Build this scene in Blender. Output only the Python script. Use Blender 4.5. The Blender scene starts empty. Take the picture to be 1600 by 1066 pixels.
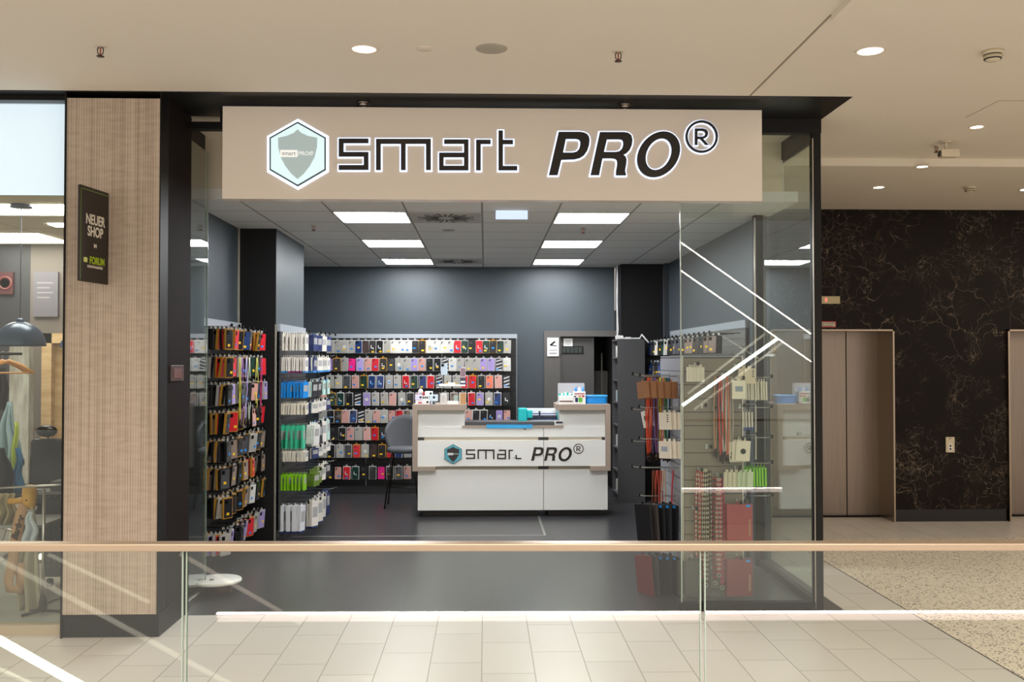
import bpy, math, random
from mathutils import Vector, Matrix
random.seed(7)
scn = bpy.context.scene
col = scn.collection
# ------------------------------------------------------------------ camera, world, exposure
F_PX, EYE = 1500.0, 1.74
PITCH, YAW = math.atan(30/F_PX), math.atan(42/F_PX)
cam = bpy.data.cameras.new('camera'); camo = bpy.data.objects.new('camera', cam); col.objects.link(camo)
camo.location = (0, 0, EYE); camo.rotation_euler = (math.pi/2+PITCH, 0, -YAW)
cam.sensor_width = 36; cam.lens = 36*F_PX/1600; cam.clip_start = .05; cam.clip_end = 200
scn.camera = camo
scn.view_settings.view_transform = 'Standard'; scn.view_settings.look = 'None'
scn.view_settings.exposure = 0.55; scn.view_settings.gamma = 1; scn.view_settings.use_curve_mapping = False
w = bpy.data.worlds.new('world'); scn.world = w; w.use_nodes = True
w.node_tree.nodes['Background'].inputs[0].default_value = (1.0, .91, .81, 1)
w.node_tree.nodes['Background'].inputs[1].default_value = .62

def area(name, loc, rot, sx, sy, power, c=(1, 1, 1)):
    l = bpy.data.lights.new(name, 'AREA'); l.shape = 'RECTANGLE'; l.size = sx; l.size_y = sy; l.energy = power; l.color = c
    o = bpy.data.objects.new(name, l); col.objects.link(o); o.location = loc; o.rotation_euler = rot; return o
# added fill lamp on the open atrium side, above and behind the gallery
area('atrium_fill', (0, -5, 7.5), (math.radians(52), 0, 0), 12, 5, 700, (1, .93, .85))
area('lift_lobby_light', (7.5, 5.5, 3.2), (0, math.radians(25), 0), 3, 5, 45, (1, .80, .60))

def ray(px, py):
    x = (px-800)/F_PX; z = (533-py)/F_PX; y = 1.0
    y, z = y*math.cos(PITCH)-z*math.sin(PITCH), y*math.sin(PITCH)+z*math.cos(PITCH)
    x, y = x*math.cos(YAW)+y*math.sin(YAW), -x*math.sin(YAW)+y*math.cos(YAW)
    return Vector((x, y, z))
def atY(px, py, Y): r = ray(px, py); return r*(Y/r.y)+Vector((0, 0, EYE))
def atX(px, py, X): r = ray(px, py); return r*(X/r.x)+Vector((0, 0, EYE))
def atZ(px, py, Z): r = ray(px, py); return r*((Z-EYE)/r.z)+Vector((0, 0, EYE))

# ------------------------------------------------------------------ materials
def lin(c):
    if isinstance(c, str): c = [int(c[i:i+2], 16) for i in (0, 2, 4)]
    return tuple(((v/255)/12.92 if v/255 <= .04045 else ((v/255+.055)/1.055)**2.4) for v in c)+(1,)
MATS = {}
def mat(name, c, rough=.5, metal=0, emit=0, spec=.5, noise=0, nscale=20, emitc=None, alpha=1, coat=0):
    if name in MATS: return MATS[name]
    m = bpy.data.materials.new(name); m.use_nodes = True; nt = m.node_tree; b = nt.nodes['Principled BSDF']
    b.inputs['Base Color'].default_value = lin(c); b.inputs['Roughness'].default_value = rough
    b.inputs['Metallic'].default_value = metal; b.inputs['Specular IOR Level'].default_value = spec
    b.inputs['Alpha'].default_value = alpha; b.inputs['Coat Weight'].default_value = coat
    if emit:
        b.inputs['Emission Color'].default_value = lin(emitc or c); b.inputs['Emission Strength'].default_value = emit
    if noise:
        n = nt.nodes.new('ShaderNodeTexNoise'); n.inputs['Scale'].default_value = nscale; n.inputs['Detail'].default_value = 6
        g = nt.nodes.new('ShaderNodeNewGeometry'); nt.links.new(g.outputs['Position'], n.inputs['Vector'])
        mx = nt.nodes.new('ShaderNodeMix'); mx.data_type = 'RGBA'
        k = lin(c); mx.inputs[6].default_value = tuple(v*(1-noise) for v in k[:3])+(1,); mx.inputs[7].default_value = tuple(min(1, v*(1+noise)) for v in k[:3])+(1,)
        nt.links.new(n.outputs['Fac'], mx.inputs[0]); nt.links.new(mx.outputs[2], b.inputs['Base Color'])
    MATS[name] = m; return m
class NT:
    def __init__(s, m): s.nt = m.node_tree
    def n(s, t, **kw):
        o = s.nt.nodes.new(t)
        for k, v in kw.items(): setattr(o, k, v)
        return o
    def put(s, sock, v):
        if isinstance(v, bpy.types.NodeSocket): s.nt.links.new(v, sock)
        else: sock.default_value = v
    def math(s, op, a, b=0.0, c=0.0):
        o = s.n('ShaderNodeMath', operation=op); s.put(o.inputs[0], a); s.put(o.inputs[1], b); s.put(o.inputs[2], c); return o.outputs[0]
    def mix(s, f, a, b):
        o = s.n('ShaderNodeMix', data_type='RGBA'); s.put(o.inputs[0], f); s.put(o.inputs[6], a); s.put(o.inputs[7], b); return o.outputs[2]
    def ramp(s, v, stops):
        o = s.n('ShaderNodeValToRGB'); s.put(o.inputs[0], v); e = o.color_ramp.elements
        while len(e) < len(stops): e.new(.5)
        for i, (p, c) in enumerate(stops): e[i].position = p; e[i].color = c
        return o.outputs[0]
def posnodes(m):
    t = NT(m); g = t.n('ShaderNodeNewGeometry'); sp = t.n('ShaderNodeSeparateXYZ'); t.put(sp.inputs[0], g.outputs['Position'])
    return t, g.outputs['Position'], sp.outputs
def grid_mat(name, c, linec, px, py, ox, oy, lw, stagger=0, rough=.4, var=.06, axes=(0, 1), nscale=3, spec=.5, bump=.0):
    m = mat(name, c, rough, spec=spec); t, P, xyz = posnodes(m); b = m.node_tree.nodes['Principled BSDF']
    u = t.math('DIVIDE', t.math('SUBTRACT', xyz[axes[0]], ox), px); cu = t.math('FLOOR', u); fu = t.math('FRACT', u)
    v = t.math('DIVIDE', t.math('SUBTRACT', xyz[axes[1]], oy), py); v = t.math('ADD', v, t.math('MULTIPLY', cu, stagger)); cv = t.math('FLOOR', v); fv = t.math('FRACT', v)
    a = t.math('LESS_THAN', t.math('MULTIPLY', t.math('MINIMUM', fu, t.math('SUBTRACT', 1.0, fu)), px), lw/2)
    d = t.math('LESS_THAN', t.math('MULTIPLY', t.math('MINIMUM', fv, t.math('SUBTRACT', 1.0, fv)), py), lw/2)
    ln = t.math('MAXIMUM', a, d)
    cb = t.n('ShaderNodeCombineXYZ'); t.put(cb.inputs[0], cu); t.put(cb.inputs[1], cv)
    wn = t.n('ShaderNodeTexWhiteNoise', noise_dimensions='3D'); t.put(wn.inputs['Vector'], cb.outputs[0])
    no = t.n('ShaderNodeTexNoise'); no.inputs['Scale'].default_value = nscale; no.inputs['Detail'].default_value = 8; t.put(no.inputs['Vector'], P)
    f = t.math('ADD', t.math('MULTIPLY', wn.outputs['Value'], .5), t.math('MULTIPLY', no.outputs['Fac'], .5))
    k = lin(c)
    cc = t.mix(f, tuple(x*(1-var*1.6) for x in k[:3])+(1,), tuple(min(1, x*(1+var*1.6)) for x in k[:3])+(1,))
    t.put(b.inputs['Base Color'], t.mix(ln, cc, lin(linec)))
    return m
def glass_mat(name, tint=(.93, .965, .945), f0=.045, rough=0.0):
    m = bpy.data.materials.new(name); m.use_nodes = True; t = NT(m); nt = m.node_tree
    nt.nodes.remove(nt.nodes['Principled BSDF']); out = nt.nodes['Material Output']
    lw = t.n('ShaderNodeLayerWeight'); lw.inputs[0].default_value = .5
    p = t.math('POWER', lw.outputs['Facing'], 4.2); f = t.math('ADD', f0, t.math('MULTIPLY', p, 1-f0))
    tr = t.n('ShaderNodeBsdfTransparent'); tr.inputs[0].default_value = tint+(1,)
    gl = t.n('ShaderNodeBsdfGlossy'); gl.inputs['Roughness'].default_value = rough; gl.inputs[0].default_value = (1, 1, 1, 1)
    mx = t.n('ShaderNodeMixShader'); t.put(mx.inputs[0], f); t.put(mx.inputs[1], tr.outputs[0]); t.put(mx.inputs[2], gl.outputs[0])
    nt.links.new(mx.outputs[0], out.inputs[0]); MATS[name] = m; return m
GLASS = glass_mat('clear_glass', f0=.034); RAILG = glass_mat('rail_glass', (.955, .975, .955), .042)
EDGE = mat('glass_edge', 'a9b8a8', .2, spec=.8)
BLACK = mat('black_metal', '131110', .5, spec=.25); BLK2 = mat('black_brown_panel', '211a18', .7, spec=.1)
CEIL = mat('mall_ceiling_paint', 'dcd2c2', .75, noise=.02, nscale=2)
BULK = mat('bulkhead_paint', 'd9cdb8', .8)
DARKWALL = mat('dark_blue_grey_wall', '3c454b', .5, noise=.05, nscale=4)
BLACKWALL = mat('black_column_paint', '161617', .5, spec=.3)
WHITE = mat('white_plastic', 'eeeeea', .4); STEEL = mat('brushed_steel', 'b4ada4', .3, 1)
WOODGREY = mat('grey_oak_edge', 'a39384', .5, noise=.08, nscale=30)
COUNTW = mat('counter_white', 'e6e6e0', .25)
def floor_tiles(): return grid_mat('beige_floor_tile', 'd8d2ca', '9b9286', .2962, .585, -.018, 5.366, .006, 1/3., .33, .05, nscale=2.2)
def shopfloor(): return grid_mat('dark_floor_tile', '38383a', '272728', .62, .31, 0, 6.7, .005, .5, .28, .12, axes=(1, 0), nscale=9)
def tile_ceiling(): return grid_mat('tile_ceiling', 'dededa', '8c8b84', .6255, .62, -1.902, 7.98, .016, 0, .8, .01)
def terrazzo():
    m = mat('terrazzo', 'd8c6a2', .35); t, P, x = posnodes(m); b = m.node_tree.nodes['Principled BSDF']
    c = lin('f0e4d0')
    for sc, th, cc in ((52, .44, '564c42'), (80, .42, '8c7862'), (40, .28, '332d29')):
        v = t.n('ShaderNodeTexVoronoi'); v.inputs['Scale'].default_value = sc; t.put(v.inputs['Vector'], P)
        wn = t.n('ShaderNodeSeparateColor'); t.put(wn.inputs[0], v.outputs['Color'])
        thr = t.math('MULTIPLY', wn.outputs[0], th*1.15)
        k = t.math('LESS_THAN', v.outputs['Distance'], thr)
        k = t.math('MULTIPLY', k, t.math('GREATER_THAN', wn.outputs[1], .35))
        c = t.mix(k, c, lin(cc))
    t.put(b.inputs['Base Color'], c); return m
def marble():
    m = mat('dark_marble', '1c1512', .35, spec=.12); t, P, x = posnodes(m); b = m.node_tree.nodes['Principled BSDF']
    dn = t.n('ShaderNodeTexNoise'); dn.inputs['Scale'].default_value = 2.6; dn.inputs['Detail'].default_value = 7; t.put(dn.inputs['Vector'], P)
    dv = t.n('ShaderNodeVectorMath', operation='SCALE'); t.put(dv.inputs[0], dn.outputs['Color']); dv.inputs['Scale'].default_value = .6
    ad = t.n('ShaderNodeVectorMath', operation='ADD'); t.put(ad.inputs[0], P); t.put(ad.inputs[1], dv.outputs[0])
    base = t.mix(dn.outputs['Fac'], lin('0e0a08'), lin('211813'))
    for sc, wd, msc, off in ((3.0, .013, 1.6, 0), (5.5, .014, 2.4, 5), (10, .02, 3.0, 9), (17, .03, 3.6, 13)):
        v = t.n('ShaderNodeTexVoronoi', feature='DISTANCE_TO_EDGE'); v.inputs['Scale'].default_value = sc; t.put(v.inputs['Vector'], ad.outputs[0])
        e = t.ramp(v.outputs['Distance'], [(0, (1, 1, 1, 1)), (wd*1.0, (0, 0, 0, 1))])
        o = t.n('ShaderNodeVectorMath', operation='ADD'); t.put(o.inputs[0], P); o.inputs[1].default_value = (off, off, off)
        mk = t.n('ShaderNodeTexNoise'); mk.inputs['Scale'].default_value = msc; mk.inputs['Detail'].default_value = 3; t.put(mk.inputs['Vector'], o.outputs[0])
        k = t.ramp(mk.outputs['Fac'], [(.53, (0, 0, 0, 1)), (.65, (1, 1, 1, 1))])
        f = t.math('MULTIPLY', e, k); base = t.mix(t.math('MULTIPLY', f, .5), base, lin('ac9a86'))
    t.put(b.inputs['Base Color'], base); return m
def ribwood():
    m = mat('ribbed_wood', 'b39a80', .55); t, P, x = posnodes(m); b = m.node_tree.nodes['Principled BSDF']
    mp = t.n('ShaderNodeVectorMath', operation='MULTIPLY'); t.put(mp.inputs[0], P); mp.inputs[1].default_value = (55, 55, .5)
    n = t.n('ShaderNodeTexNoise'); n.inputs['Scale'].default_value = 1; n.inputs['Detail'].default_value = 3; t.put(n.inputs['Vector'], mp.outputs[0])
    mp2 = t.n('ShaderNodeVectorMath', operation='MULTIPLY'); t.put(mp2.inputs[0], P); mp2.inputs[1].default_value = (9, 9, 40)
    n2 = t.n('ShaderNodeTexNoise'); n2.inputs['Scale'].default_value = 1; n2.inputs['Detail'].default_value = 5; t.put(n2.inputs['Vector'], mp2.outputs[0])
    fx = t.math('FRACT', t.math('MULTIPLY', x[0], 62.0)); li = t.math('LESS_THAN', fx, .34)
    f = t.math('ADD', t.math('MULTIPLY', n.outputs['Fac'], .6), t.math('MULTIPLY', n2.outputs['Fac'], .35)); f = t.math('ADD', f, t.math('MULTIPLY', li, .16))
    t.put(b.inputs['Base Color'], t.ramp(f, [(.33, lin('988674')), (.5, lin('ad9a88')), (.68, lin('c0af9d'))]))
    bp = t.n('ShaderNodeBump'); bp.inputs['Strength'].default_value = .35; bp.inputs['Distance'].default_value = .004; t.put(bp.inputs['Height'], li); t.put(b.inputs['Normal'], bp.outputs[0])
    return m
def plankwood(name, a, c2, s=(3, 3, 14)):
    m = mat(name, a, .55); t, P, x = posnodes(m); b = m.node_tree.nodes['Principled BSDF']
    mp = t.n('ShaderNodeVectorMath', operation='MULTIPLY'); t.put(mp.inputs[0], P); mp.inputs[1].default_value = s
    n = t.n('ShaderNodeTexNoise'); n.inputs['Scale'].default_value = 1.5; n.inputs['Detail'].default_value = 6; t.put(n.inputs['Vector'], mp.outputs[0])
    t.put(b.inputs['Base Color'], t.ramp(n.outputs['Fac'], [(.35, lin(a)), (.65, lin(c2))])); return m
def brushed():
    m = mat('elevator_steel', '8a7c70', .33, 1); t, P, x = posnodes(m); b = m.node_tree.nodes['Principled BSDF']
    mp = t.n('ShaderNodeVectorMath', operation='MULTIPLY'); t.put(mp.inputs[0], P); mp.inputs[1].default_value = (160, 160, 2)
    n = t.n('ShaderNodeTexNoise'); n.inputs['Scale'].default_value = 1; n.inputs['Detail'].default_value = 4; t.put(n.inputs['Vector'], mp.outputs[0])
    t.put(b.inputs['Roughness'], t.math('ADD', .24, t.math('MULTIPLY', n.outputs['Fac'], .2)))
    t.put(b.inputs['Base Color'], t.mix(n.outputs['Fac'], lin('7a6e64'), lin('9a8c80'))); return m

# ------------------------------------------------------------------ mesh helpers
class MB:
    def __init__(s): s.v = []; s.f = []; s.m = []; s.sm = []
    def face(s, idx, mi=0, smooth=False): s.f.append(idx); s.m.append(mi); s.sm.append(smooth)
    def box(s, x0, x1, y0, y1, z0, z1, mi=0, M=None):
        n = len(s.v); P = [(x0, y0, z0), (x1, y0, z0), (x1, y1, z0), (x0, y1, z0), (x0, y0, z1), (x1, y0, z1), (x1, y1, z1), (x0, y1, z1)]
        if M is not None: P = [tuple(M @ Vector(p)) for p in P]
        s.v += P
        for q in ((0, 3, 2, 1), (4, 5, 6, 7), (0, 1, 5, 4), (1, 2, 6, 5), (2, 3, 7, 6), (3, 0, 4, 7)): s.face([n+i for i in q], mi)
        return s
    def prism(s, pts, y0, y1, mi=0, axis='y'):
        # convex or simple outline extruded
        n = len(s.v); k = len(pts)
        def P(a, b, c): return {'y': (a, c, b), 'x': (c, a, b), 'z': (a, b, c)}[axis]
        s.v += [P(a, b, y0) for a, b in pts]+[P(a, b, y1) for a, b in pts]
        s.face([n+i for i in range(k)], mi); s.face([n+k+i for i in reversed(range(k))], mi)
        for i in range(k): j = (i+1) % k; s.face([n+i, n+k+i, n+k+j, n+j], mi)
        return s
    def rbox(s, x0, x1, y0, y1, z0, z1, r, mi=0, seg=4):   # rounded outline in XZ
        pts = []
        for cx, cz, a0 in ((x1-r, z1-r, 0), (x0+r, z1-r, 90), (x0+r, z0+r, 180), (x1-r, z0+r, 270)):
            for i in range(seg+1):
                a = math.radians(a0+90*i/seg); pts.append((cx+r*math.cos(a), cz+r*math.sin(a)))
        return s.prism(pts, y0, y1, mi)
    def lathe(s, prof, c=(0, 0, 0), seg=24, mi=0, axis='z', smooth=True):
        n = len(s.v); k = len(prof)
        for i in range(seg):
            a = 2*math.pi*i/seg
            for r, h in prof:
                x, y = r*math.cos(a), r*math.sin(a)
                p = {'z': (x, y, h), 'y': (x, h, y), 'x': (h, x, y)}[axis]
                s.v.append((c[0]+p[0], c[1]+p[1], c[2]+p[2]))
        for i in range(seg):
            j = (i+1) % seg
            for q in range(k-1): s.face([n+i*k+q, n+j*k+q, n+j*k+q+1, n+i*k+q+1], mi, smooth)
        if prof[0][0] > 1e-5: s.face([n+i*k for i in reversed(range(seg))], mi)
        if prof[-1][0] > 1e-5: s.face([n+i*k+k-1 for i in range(seg)], mi)
        return s
    def tube(s, path, r, seg=8, mi=0, flat=1.0):
        path = [Vector(p) for p in path]; n = len(s.v); k = len(path)
        for i, p in enumerate(path):
            d = (path[min(i+1, k-1)]-path[max(i-1, 0)]).normalized()
            u = d.cross(Vector((0, 1, 0))) if abs(d.y) < .95 else d.cross(Vector((1, 0, 0)))
            u.normalize(); v = d.cross(u)
            rr = r[i] if isinstance(r, (list, tuple)) else r
            for q in range(seg):
                a = 2*math.pi*q/seg; s.v.append(tuple(p+u*rr*math.cos(a)+v*rr*flat*math.sin(a)))
        for i in range(k-1):
            for q in range(seg): s.face([n+i*seg+q, n+i*seg+(q+1) % seg, n+(i+1)*seg+(q+1) % seg, n+(i+1)*seg+q], mi, True)
        s.face([n+q for q in reversed(range(seg))], mi); s.face([n+(k-1)*seg+q for q in range(seg)], mi); return s
    def grid(s, fn, nu, nv, mi=0, close_u=False):
        n = len(s.v)
        for i in range(nu+1):
            for j in range(nv+1): s.v.append(tuple(fn(i/nu, j/nv)))
        for i in range(nu):
            for j in range(nv): a = n+i*(nv+1)+j; s.face([a, a+nv+1, a+nv+2, a+1], mi, True)
        return s
    def mesh(s, name, mats):
        me = bpy.data.meshes.new(name); me.from_pydata(s.v, [], s.f)
        for m in (mats if isinstance(mats, (list, tuple)) else [mats]): me.materials.append(m)
        me.polygons.foreach_set('material_index', s.m); me.polygons.foreach_set('use_smooth', s.sm); me.update()
        return me
def link(name, me, parent=None, loc=(0, 0, 0), rot=(0, 0, 0)):
    o = bpy.data.objects.new(name, me); col.objects.link(o); o.location = loc; o.rotation_euler = rot
    if parent: o.parent = parent
    return o
def ob(name, mb, mats, parent=None, bev=0, loc=(0, 0, 0), rot=(0, 0, 0)):
    import bmesh
    me = mb.mesh(name, mats)
    bm = bmesh.new(); bm.from_mesh(me); bmesh.ops.recalc_face_normals(bm, faces=bm.faces); bm.to_mesh(me); bm.free()
    o = link(name, me, parent, loc, rot)
    if bev:
        b = o.modifiers.new('bevel', 'BEVEL'); b.width = bev; b.segments = 2; b.limit_method = 'ANGLE'
    return o
def tag(o, label, cat, group=None, kind=None):
    o['label'] = label; o['category'] = cat
    if group: o['group'] = group
    if kind: o['kind'] = kind
    return o
def thing(name, label, cat, loc=(0, 0, 0), rz=0, group=None): return tag(link(name, None, None, loc, (0, 0, rz)), label, cat, group)
def struct(name, mb, mats, bev=0, parent=None):
    o = ob(name, mb, mats, parent, bev)
    if not parent: o['kind'] = 'structure'
    return o
def B(*a): return MB().box(*a)
def dup(o, loc=None, rot=None, label=None):
    r = o.copy(); col.objects.link(r)
    if loc is not None: r.location = loc
    if rot is not None: r.rotation_euler = rot
    if label: r['label'] = label
    for ch in list(o.children):
        c = ch.copy(); col.objects.link(c); c.parent = r
        for g in list(ch.children):
            d = g.copy(); col.objects.link(d); d.parent = c
    return r
def outline(name, loops, depth, mats, parent=None, off=0, loc=(0, 0, 0)):
    """flat shape in XZ with holes, loops = [[(x,z),...],...]; front at y=loc.y"""
    cu = bpy.data.curves.new(name, 'CURVE'); cu.dimensions = '2D'; cu.fill_mode = 'BOTH'; cu.extrude = depth/2; cu.offset = off
    for lp in loops:
        sp = cu.splines.new('POLY'); sp.points.add(len(lp)-1); sp.use_cyclic_u = True
        for i, (a, b) in enumerate(lp): sp.points[i].co = (a, b, 0, 1)
    return _curve2mesh(name, cu, mats, parent, loc)
def _curve2mesh(name, cu, mats, parent, loc, shear=0):
    t = bpy.data.objects.new('tmp', cu); me = bpy.data.meshes.new_from_object(t); bpy.data.objects.remove(t)
    me.transform(Matrix.Rotation(math.pi/2, 4, 'X'))
    if shear: me.transform(Matrix(((1, 0, shear, 0), (0, 1, 0, 0), (0, 0, 1, 0), (0, 0, 0, 1))))
    me.materials.clear()
    me.materials.append(mats); me.name = name
    return link(name, me, parent, loc)
def text(name, s, size, mats, parent, loc, rot=(0, 0, 0), off=0, depth=.001, align='CENTER', sx=1, shear=0):
    cu = bpy.data.curves.new(name, 'FONT'); cu.body = s; cu.size = size; cu.extrude = depth/2; cu.align_x = align; cu.align_y = 'CENTER'; cu.offset = off
    o = _curve2mesh(name, cu, mats, parent, loc, shear); o.rotation_euler = rot; o.scale = (sx, 1, 1); return o

# ------------------------------------------------------------------ THE SETTING
XL, XR, YF, YB = -2.31, 2.34, 6.70, 12.70
ZC, ZM = 2.975, 3.44
T = floor_tiles()
m = MB(); m.box(-9, 2.93, 3.22, YF-.06, -.3, 0); m.box(2.5, 2.93, YF-.06, 9.30, -.3, 0); m.box(2.4, 12, 9.30, 11.2, -.3, 0)
struct('floor', m, T)
struct('floor', B(2.94, 12, 3.22, 9.295, -.3, 0), terrazzo())
struct('trim_1', B(2.93, 2.94, 3.22, 9.3, -.3, .001), mat('bronze_joint', '5a4a3a', .4, 1))
struct('floor', B(-2.6, 2.5, YF-.06, 15, -.3, 0), shopfloor())
m = MB(); a = atZ(480, 837, 0); b_ = atZ(850, 837, 0); c_ = atZ(856, 800, 0)
m.box(-1.9, b_.x, 9.55, 9.572, 0, .002); m.box(b_.x, b_.x+.022, 9.55, 10.8, 0, .002)
struct('trim_2', m, mat('silver_floor_strip', 'a8a8a2', .3, .6))
# mall ceiling
m = MB(); m.box(-9, 12, 4.64, 6.095, ZM, ZM+.1); m.box(2.367, 12, 6.095, 7.96, ZM, ZM+.1); m.box(2.45, 12, 7.96, 11, ZM-.066, ZM+.1)
m.box(-9, 1.70, 2.0, 4.64, ZM, ZM+.1); m.box(1.70, 12, 2.0, 4.64, ZM-.03, ZM+.1)
struct('ceiling', m, CEIL)
m = MB(); m.box(1.695, 1.707, 4.64, 6.095, ZM-.0015, ZM+.01); m.box(3.36, 3.366, 6.16, 6.6, ZM-.001, ZM+.01); m.box(3.36, 9, 6.155, 6.161, ZM-.001, ZM+.01)
struct('trim_3', m, mat('ceiling_joint', '8c8273', .8))
struct('trim_4', B(-9, 2.366, 6.095, 6.70, ZM-.004, ZM+.1), mat('black_soffit', '161514', .35))
# lift wall with marble, two openings
MY = 10.26
l0 = atY(1283, 515, MY); r0 = atY(1395, 515, MY); l1 = atY(1572, 515, MY)
zt = r0.z; ML = marble()
m = MB(); m.box(2.4, 12, MY, MY+.3, zt, ZM+.1); m.box(2.4, 3.05, MY, MY+.3, .0, zt); m.box(r0.x, l1.x, MY, MY+.3, .13, zt); m.box(6.75, 12, MY, MY+.3, 0, zt)
struct('wall_back', m, ML)
struct('baseboard_back', B(r0.x+.015, l1.x-.015, MY-.002, MY+.3, 0, .13), mat('black_plinth', '120f0e', .3))
EST = brushed()
def elevator(nm, x0, x1, label, split):
    t = thing(nm, label, 'elevator', ((x0+x1)/2, MY+.4, 0), group=None)
    def L(x): return x-(x0+x1)/2
    fr = MB(); w_ = .018
    fr.box(L(x0), L(x0)+w_, -.44, .06, 0, zt); fr.box(L(x1)-w_, L(x1), -.44, .06, 0, zt); fr.box(L(x0), L(x1), -.44, .06, zt-w_, zt)
    ob('door_frame', fr, mat('lift_frame_steel', 'a39382', .3, 1), t)
    mid = L(split)
    ob('door_panel', B(L(x0)+w_, mid-.006, -.03, .03, .01, zt-w_), EST, t)
    ob('door_panel', B(mid+.006, L(x1)-w_, -.03, .03, .01, zt-w_), EST, t)
    ob('door_gap', B(mid-.006, mid+.006, 0, .03, .01, zt-w_), BLACK, t)
    ob('sill', B(L(x0)+w_, L(x1)-w_, -.1, .03, 0, .01), BLK2, t)
    return t
elevator('elevator', 3.05, r0.x, split=4.035, label='brushed steel lift with double doors, left of the call button')
elevator('elevator', l1.x, 6.75, split=6.2, label='brushed steel lift cut off by the right edge of the photo')
a = atY(1282, 463, MY); b_ = atY(1312, 475, MY)
t = tag(ob('floor_display', B(a.x-.06, b_.x, MY-.012, MY, b_.z, a.z), mat('display_steel', 'a89c78', .35, .6), bev=.002), 'pale metal floor display with small red digit above the left lift', 'display')
text('digit', '8', .06, mat('red_led', 'e8756a', .5, emit=.8), t, ((atY(1290, 469, MY)).x, MY-.013, (a.z+b_.z)/2), off=.001)
a = atY(1276, 502, MY); b_ = atY(1306, 512, MY)
t = tag(ob('warning_plate', B(a.x, b_.x, MY-.008, MY, b_.z, a.z), mat('red_border', 'a51f22', .4)), 'small red bordered notice plate above the left lift doors', 'sign')
ob('notice_panel', B(a.x+.01, b_.x-.01, MY-.010, MY-.007, b_.z+.012, a.z-.012), mat('notice_white', 'd8cbb4', .5), t)
text('notice_text', 'Aufzug im Brandfall', .022, BLACK, t, ((a.x+b_.x)/2, MY-.0105, (a.z+b_.z)/2+.008))
text('notice_text', 'nicht benutzen', .022, BLACK, t, ((a.x+b_.x)/2, MY-.0105, (a.z+b_.z)/2-.014))
a = atY(1477, 683, MY); b_ = atY(1491, 707, MY); cx = (a.x+b_.x)/2
t = tag(ob('lift_call_station', B(a.x, b_.x, MY-.012, MY, b_.z, a.z), mat('call_panel_steel', 'c8bca2', .35, .4), bev=.002), 'small metal lift call panel with two dark buttons on black marble', 'button panel')
zz = (a.z+b_.z)/2
ob('button_field', MB().rbox(cx-.022, cx+.022, MY-.015, MY-.011, b_.z+.015, zz+.015, .01), mat('button_field_white', 'e6e2da', .4), t)
for dz in (-.045, -.012): ob('button', MB().lathe([(0, -.018), (.011, -.018), (.012, -.012)], (cx, MY, zz+dz), 14, axis='y'), mat('button_dark', '2a2f3d', .3), t)
ob('keyhole', MB().lathe([(0, -.014), (.006, -.014), (.006, -.011)], (cx, MY, a.z-.018), 10, axis='y'), BLACK, t)

# shop shell
W = DARKWALL
m = MB(); m.box(XL-.1, XL, 7.25, 9.06, 0, 3.44); struct('wall_left', m, W)
struct('wall_left', B(XL-.1, -1.96, 9.06, 10.42, 0, ZC+.1), [mat('column_side_grey', '4a5459', .45)])
struct('wall_left', B(XL-.1, -1.962, 9.05, 9.06, 0, ZC+.1), BLACKWALL)
struct('wall_left', B(-2.55, -2.42, 10.42, YB, 0, ZC+.1), W)
struct('trim_5', B(-1.968, -1.955, 9.04, 9.06, 0, ZC-.9), mat('column_edge_grey', '8f8b80', .4))
struct('trim_6', B(XL, XL+.012, 9.02, 9.05, 0, ZC), mat('corner_strip', '9a958a', .4))
d0 = atY(875, 526, YB); d1 = atY(957, 526, YB); df = atY(850, 517, YB)
m = MB(); m.box(-2.55, df.x, YB, YB+.1, 0, ZC+.1); m.box(df.x, 1.72, YB, YB+.1, df.z, ZC+.1); struct('wall_back', m, W)
m = MB(); m.box(df.x, d0.x, YB-.03, YB+.1, 0, df.z); m.box(d0.x, d1.x+.05, YB-.03, YB+.1, d0.z, df.z); struct('trim_7', m, mat('door_frame_grey', '55524f', .5))
struct('wall_back', B(1.0, 2.4, 14.0, 14.1, 0, 2.4), BLACKWALL)
struct('wall_right', B(1.72, 1.8, YB, 14.0, 0, 2.4), BLACKWALL); struct('ceiling', B(.7, 1.8, YB+.1, 14.0, 2.3, 2.35), BLACKWALL)
struct('wall_left', B(.7, .78, YB+.1, 14.0, 0, 2.4), BLACKWALL)
do = atY(928, 530, YB+.05)
dd = struct('door_1', B(d0.x, do.x, YB+.04, YB+.08, 0, d0.z), mat('door_grey', '4a4846', .5))
a = atY(878, 541, YB); b_ = atY(912, 553, YB); m = MB(); m.box(a.x, b_.x, YB+.03, YB+.045, b_.z, a.z, 0)
for i in range(5): m.box(a.x+.01+i*(b_.x-a.x-.02)/5, a.x+(i+1)*(b_.x-a.x-.02)/5, YB+.025, YB+.031, b_.z+.012, a.z-.012, 1)
ob('vent_grille', m, [BLACK, mat('grille_dark_green', '2e3633', .4)], dd)
ob('handle', MB().tube([atY(921, 640, YB)+Vector((0, .03, 0)), atY(921, 640, YB)+Vector((0, -.03, 0)), atY(914, 640, YB)+Vector((0, -.03, 0))], .01), STEEL, dd)
a = atY(881, 529, YB); b_ = atY(895, 541, YB)
t = tag(ob('paper_notice', B(a.x, b_.x, YB+.032, YB+.038, b_.z, a.z), WHITE), 'small white paper notice taped to the grey back door', 'notice')
for k in range(4): ob('text_line', B(a.x+.015, b_.x-.02, YB+.030, YB+.032, a.z-.03-k*.018, a.z-.024-k*.018), mat('text_grey', '9a9a9a', .5), t)
a = atY(855, 528, YB-.03); b_ = atY(873, 557, YB-.03); cx = (a.x+b_.x)/2
t = tag(ob('door_sign', B(a.x, b_.x, YB-.045, YB-.03, b_.z, a.z), WHITE, bev=.002), 'white sign with a black camera pictogram beside the back door', 'sign')
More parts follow.
